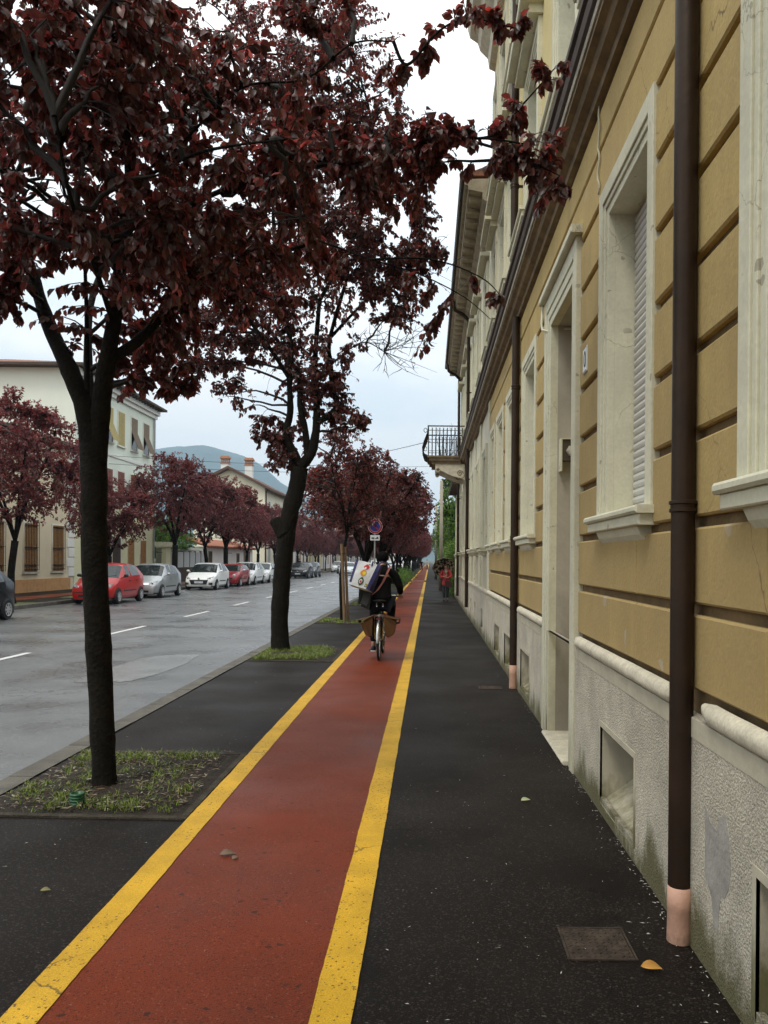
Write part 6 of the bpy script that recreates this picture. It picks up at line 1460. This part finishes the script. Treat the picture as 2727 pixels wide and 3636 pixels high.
far_person(-15.9, 98, 1.7, 'dark clothed walker on the pavement across the road', black_cl, dark_cl)
far_person(-1.2, 120, 1.7, 'dark figure far up the red cycle lane', black_cl, dark_cl)
far_person(-.4, 128, 1.75, 'pale clothed figure beside the dark one far up the lane', mat('pale_coat', (.5, .5, .5), .8), jean)

# ------------------------------------------------------------------ haze
import os
if not os.environ.get('NOHAZE'):
    mb = MB(); mb.box(-3100, 3100, -80, 3500, -1.2, 520); hz = mb.build('haze', [bpy.data.materials.new('haze_air')]); hm = hz.data.materials[0]; hm.use_nodes = True
    nt = hm.node_tree; nt.nodes.clear(); o = nt.nodes.new('ShaderNodeOutputMaterial'); v = nt.nodes.new('ShaderNodeVolumePrincipled'); v.inputs['Color'].default_value = (.55, .78, 1, 1); v.inputs['Density'].default_value = .00026; v.inputs['Anisotropy'].default_value = .1; nt.links.new(v.outputs[0], o.inputs['Volume'])
    tag(hz, 'thin pale haze in front of the hill', 'haze', kind='stuff')

# ------------------------------------------------------------------ light, sky, camera
el, az = R(58), R(215)      # sun behind thin cloud, from behind-left
w = bpy.data.worlds.new('World'); sc.world = w; w.use_nodes = True; nt = w.node_tree; N = nt.nodes; L = nt.links; bg = N['Background']
sky = N.new('ShaderNodeTexSky'); sky.sky_type = 'NISHITA'; sky.sun_disc = False; sky.sun_elevation = el; sky.sun_rotation = az; sky.air_density = 1.2; sky.dust_density = 2
tc = N.new('ShaderNodeTexCoord'); mp = N.new('ShaderNodeMapping'); mp.inputs['Scale'].default_value = (1.5, 1.5, 3.8); L.new(tc.outputs['Generated'], mp.inputs['Vector'])
nz = N.new('ShaderNodeTexNoise'); nz.inputs['Scale'].default_value = 2.6; nz.inputs['Detail'].default_value = 7; nz.inputs['Roughness'].default_value = .52; L.new(mp.outputs[0], nz.inputs['Vector'])
cr = N.new('ShaderNodeValToRGB'); cr.color_ramp.elements[0].position = .38; cr.color_ramp.elements[0].color = (.80, .86, .895, 1); cr.color_ramp.elements[1].position = .58; cr.color_ramp.elements[1].color = (1, .99, .965, 1); L.new(nz.outputs['Fac'], cr.inputs['Fac'])
# overcast: brighter overhead than at the horizon
sep = N.new('ShaderNodeSeparateXYZ'); L.new(tc.outputs['Generated'], sep.inputs[0]); mr = N.new('ShaderNodeMapRange'); mr.inputs['From Min'].default_value = 0; mr.inputs['From Max'].default_value = .8; mr.inputs['To Min'].default_value = 9.2; mr.inputs['To Max'].default_value = 16.0; L.new(sep.outputs['Z'], mr.inputs['Value'])
sc_ = N.new('ShaderNodeVectorMath'); sc_.operation = 'SCALE'; L.new(cr.outputs['Color'], sc_.inputs[0]); L.new(mr.outputs['Result'], sc_.inputs['Scale'])
mx = N.new('ShaderNodeMix'); mx.data_type = 'RGBA'; mx.inputs['Factor'].default_value = .95; L.new(sky.outputs[0], mx.inputs['A']); L.new(sc_.outputs[0], mx.inputs['B']); L.new(mx.outputs['Result'], bg.inputs['Color']); bg.inputs['Strength'].default_value = .115
sd = bpy.data.lights.new('sun', 'SUN'); sd.energy = 1.2; sd.angle = R(14); sd.color = (1, .94, .84); so = bpy.data.objects.new('sun', sd); COL.objects.link(so)
sdir = Vector((math.cos(el)*math.sin(az), math.cos(el)*math.cos(az), math.sin(el))); so.rotation_euler = sdir.to_track_quat('Z', 'Y').to_euler()
cam = bpy.data.cameras.new('camera'); co = bpy.data.objects.new('camera', cam); COL.objects.link(co); sc.camera = co
cam.sensor_fit = 'VERTICAL'; cam.sensor_height = 24; cam.lens = 24*F0/2212; cam.shift_x = -(CX-829.5)/2212; cam.shift_y = (CY-1106)/2212; cam.clip_start = .05; cam.clip_end = 9000
Mx = Matrix((( RT.x, UP.x, 0, 0), (RT.y, UP.y, -1, 0), (RT.z, UP.z, 0, EYE), (0, 0, 0, 1))); co.matrix_world = Mx
vs_ = sc.view_settings; vs_.view_transform = 'Standard'; vs_.look = 'None'; vs_.exposure = .12; vs_.gamma = 1; vs_.use_curve_mapping = False
sc.cycles.max_bounces = 6; sc.cycles.diffuse_bounces = 3; sc.cycles.transparent_max_bounces = 4; sc.cycles.volume_bounces = 0; sc.cycles.caustics_reflective = False; sc.cycles.caustics_refractive = False
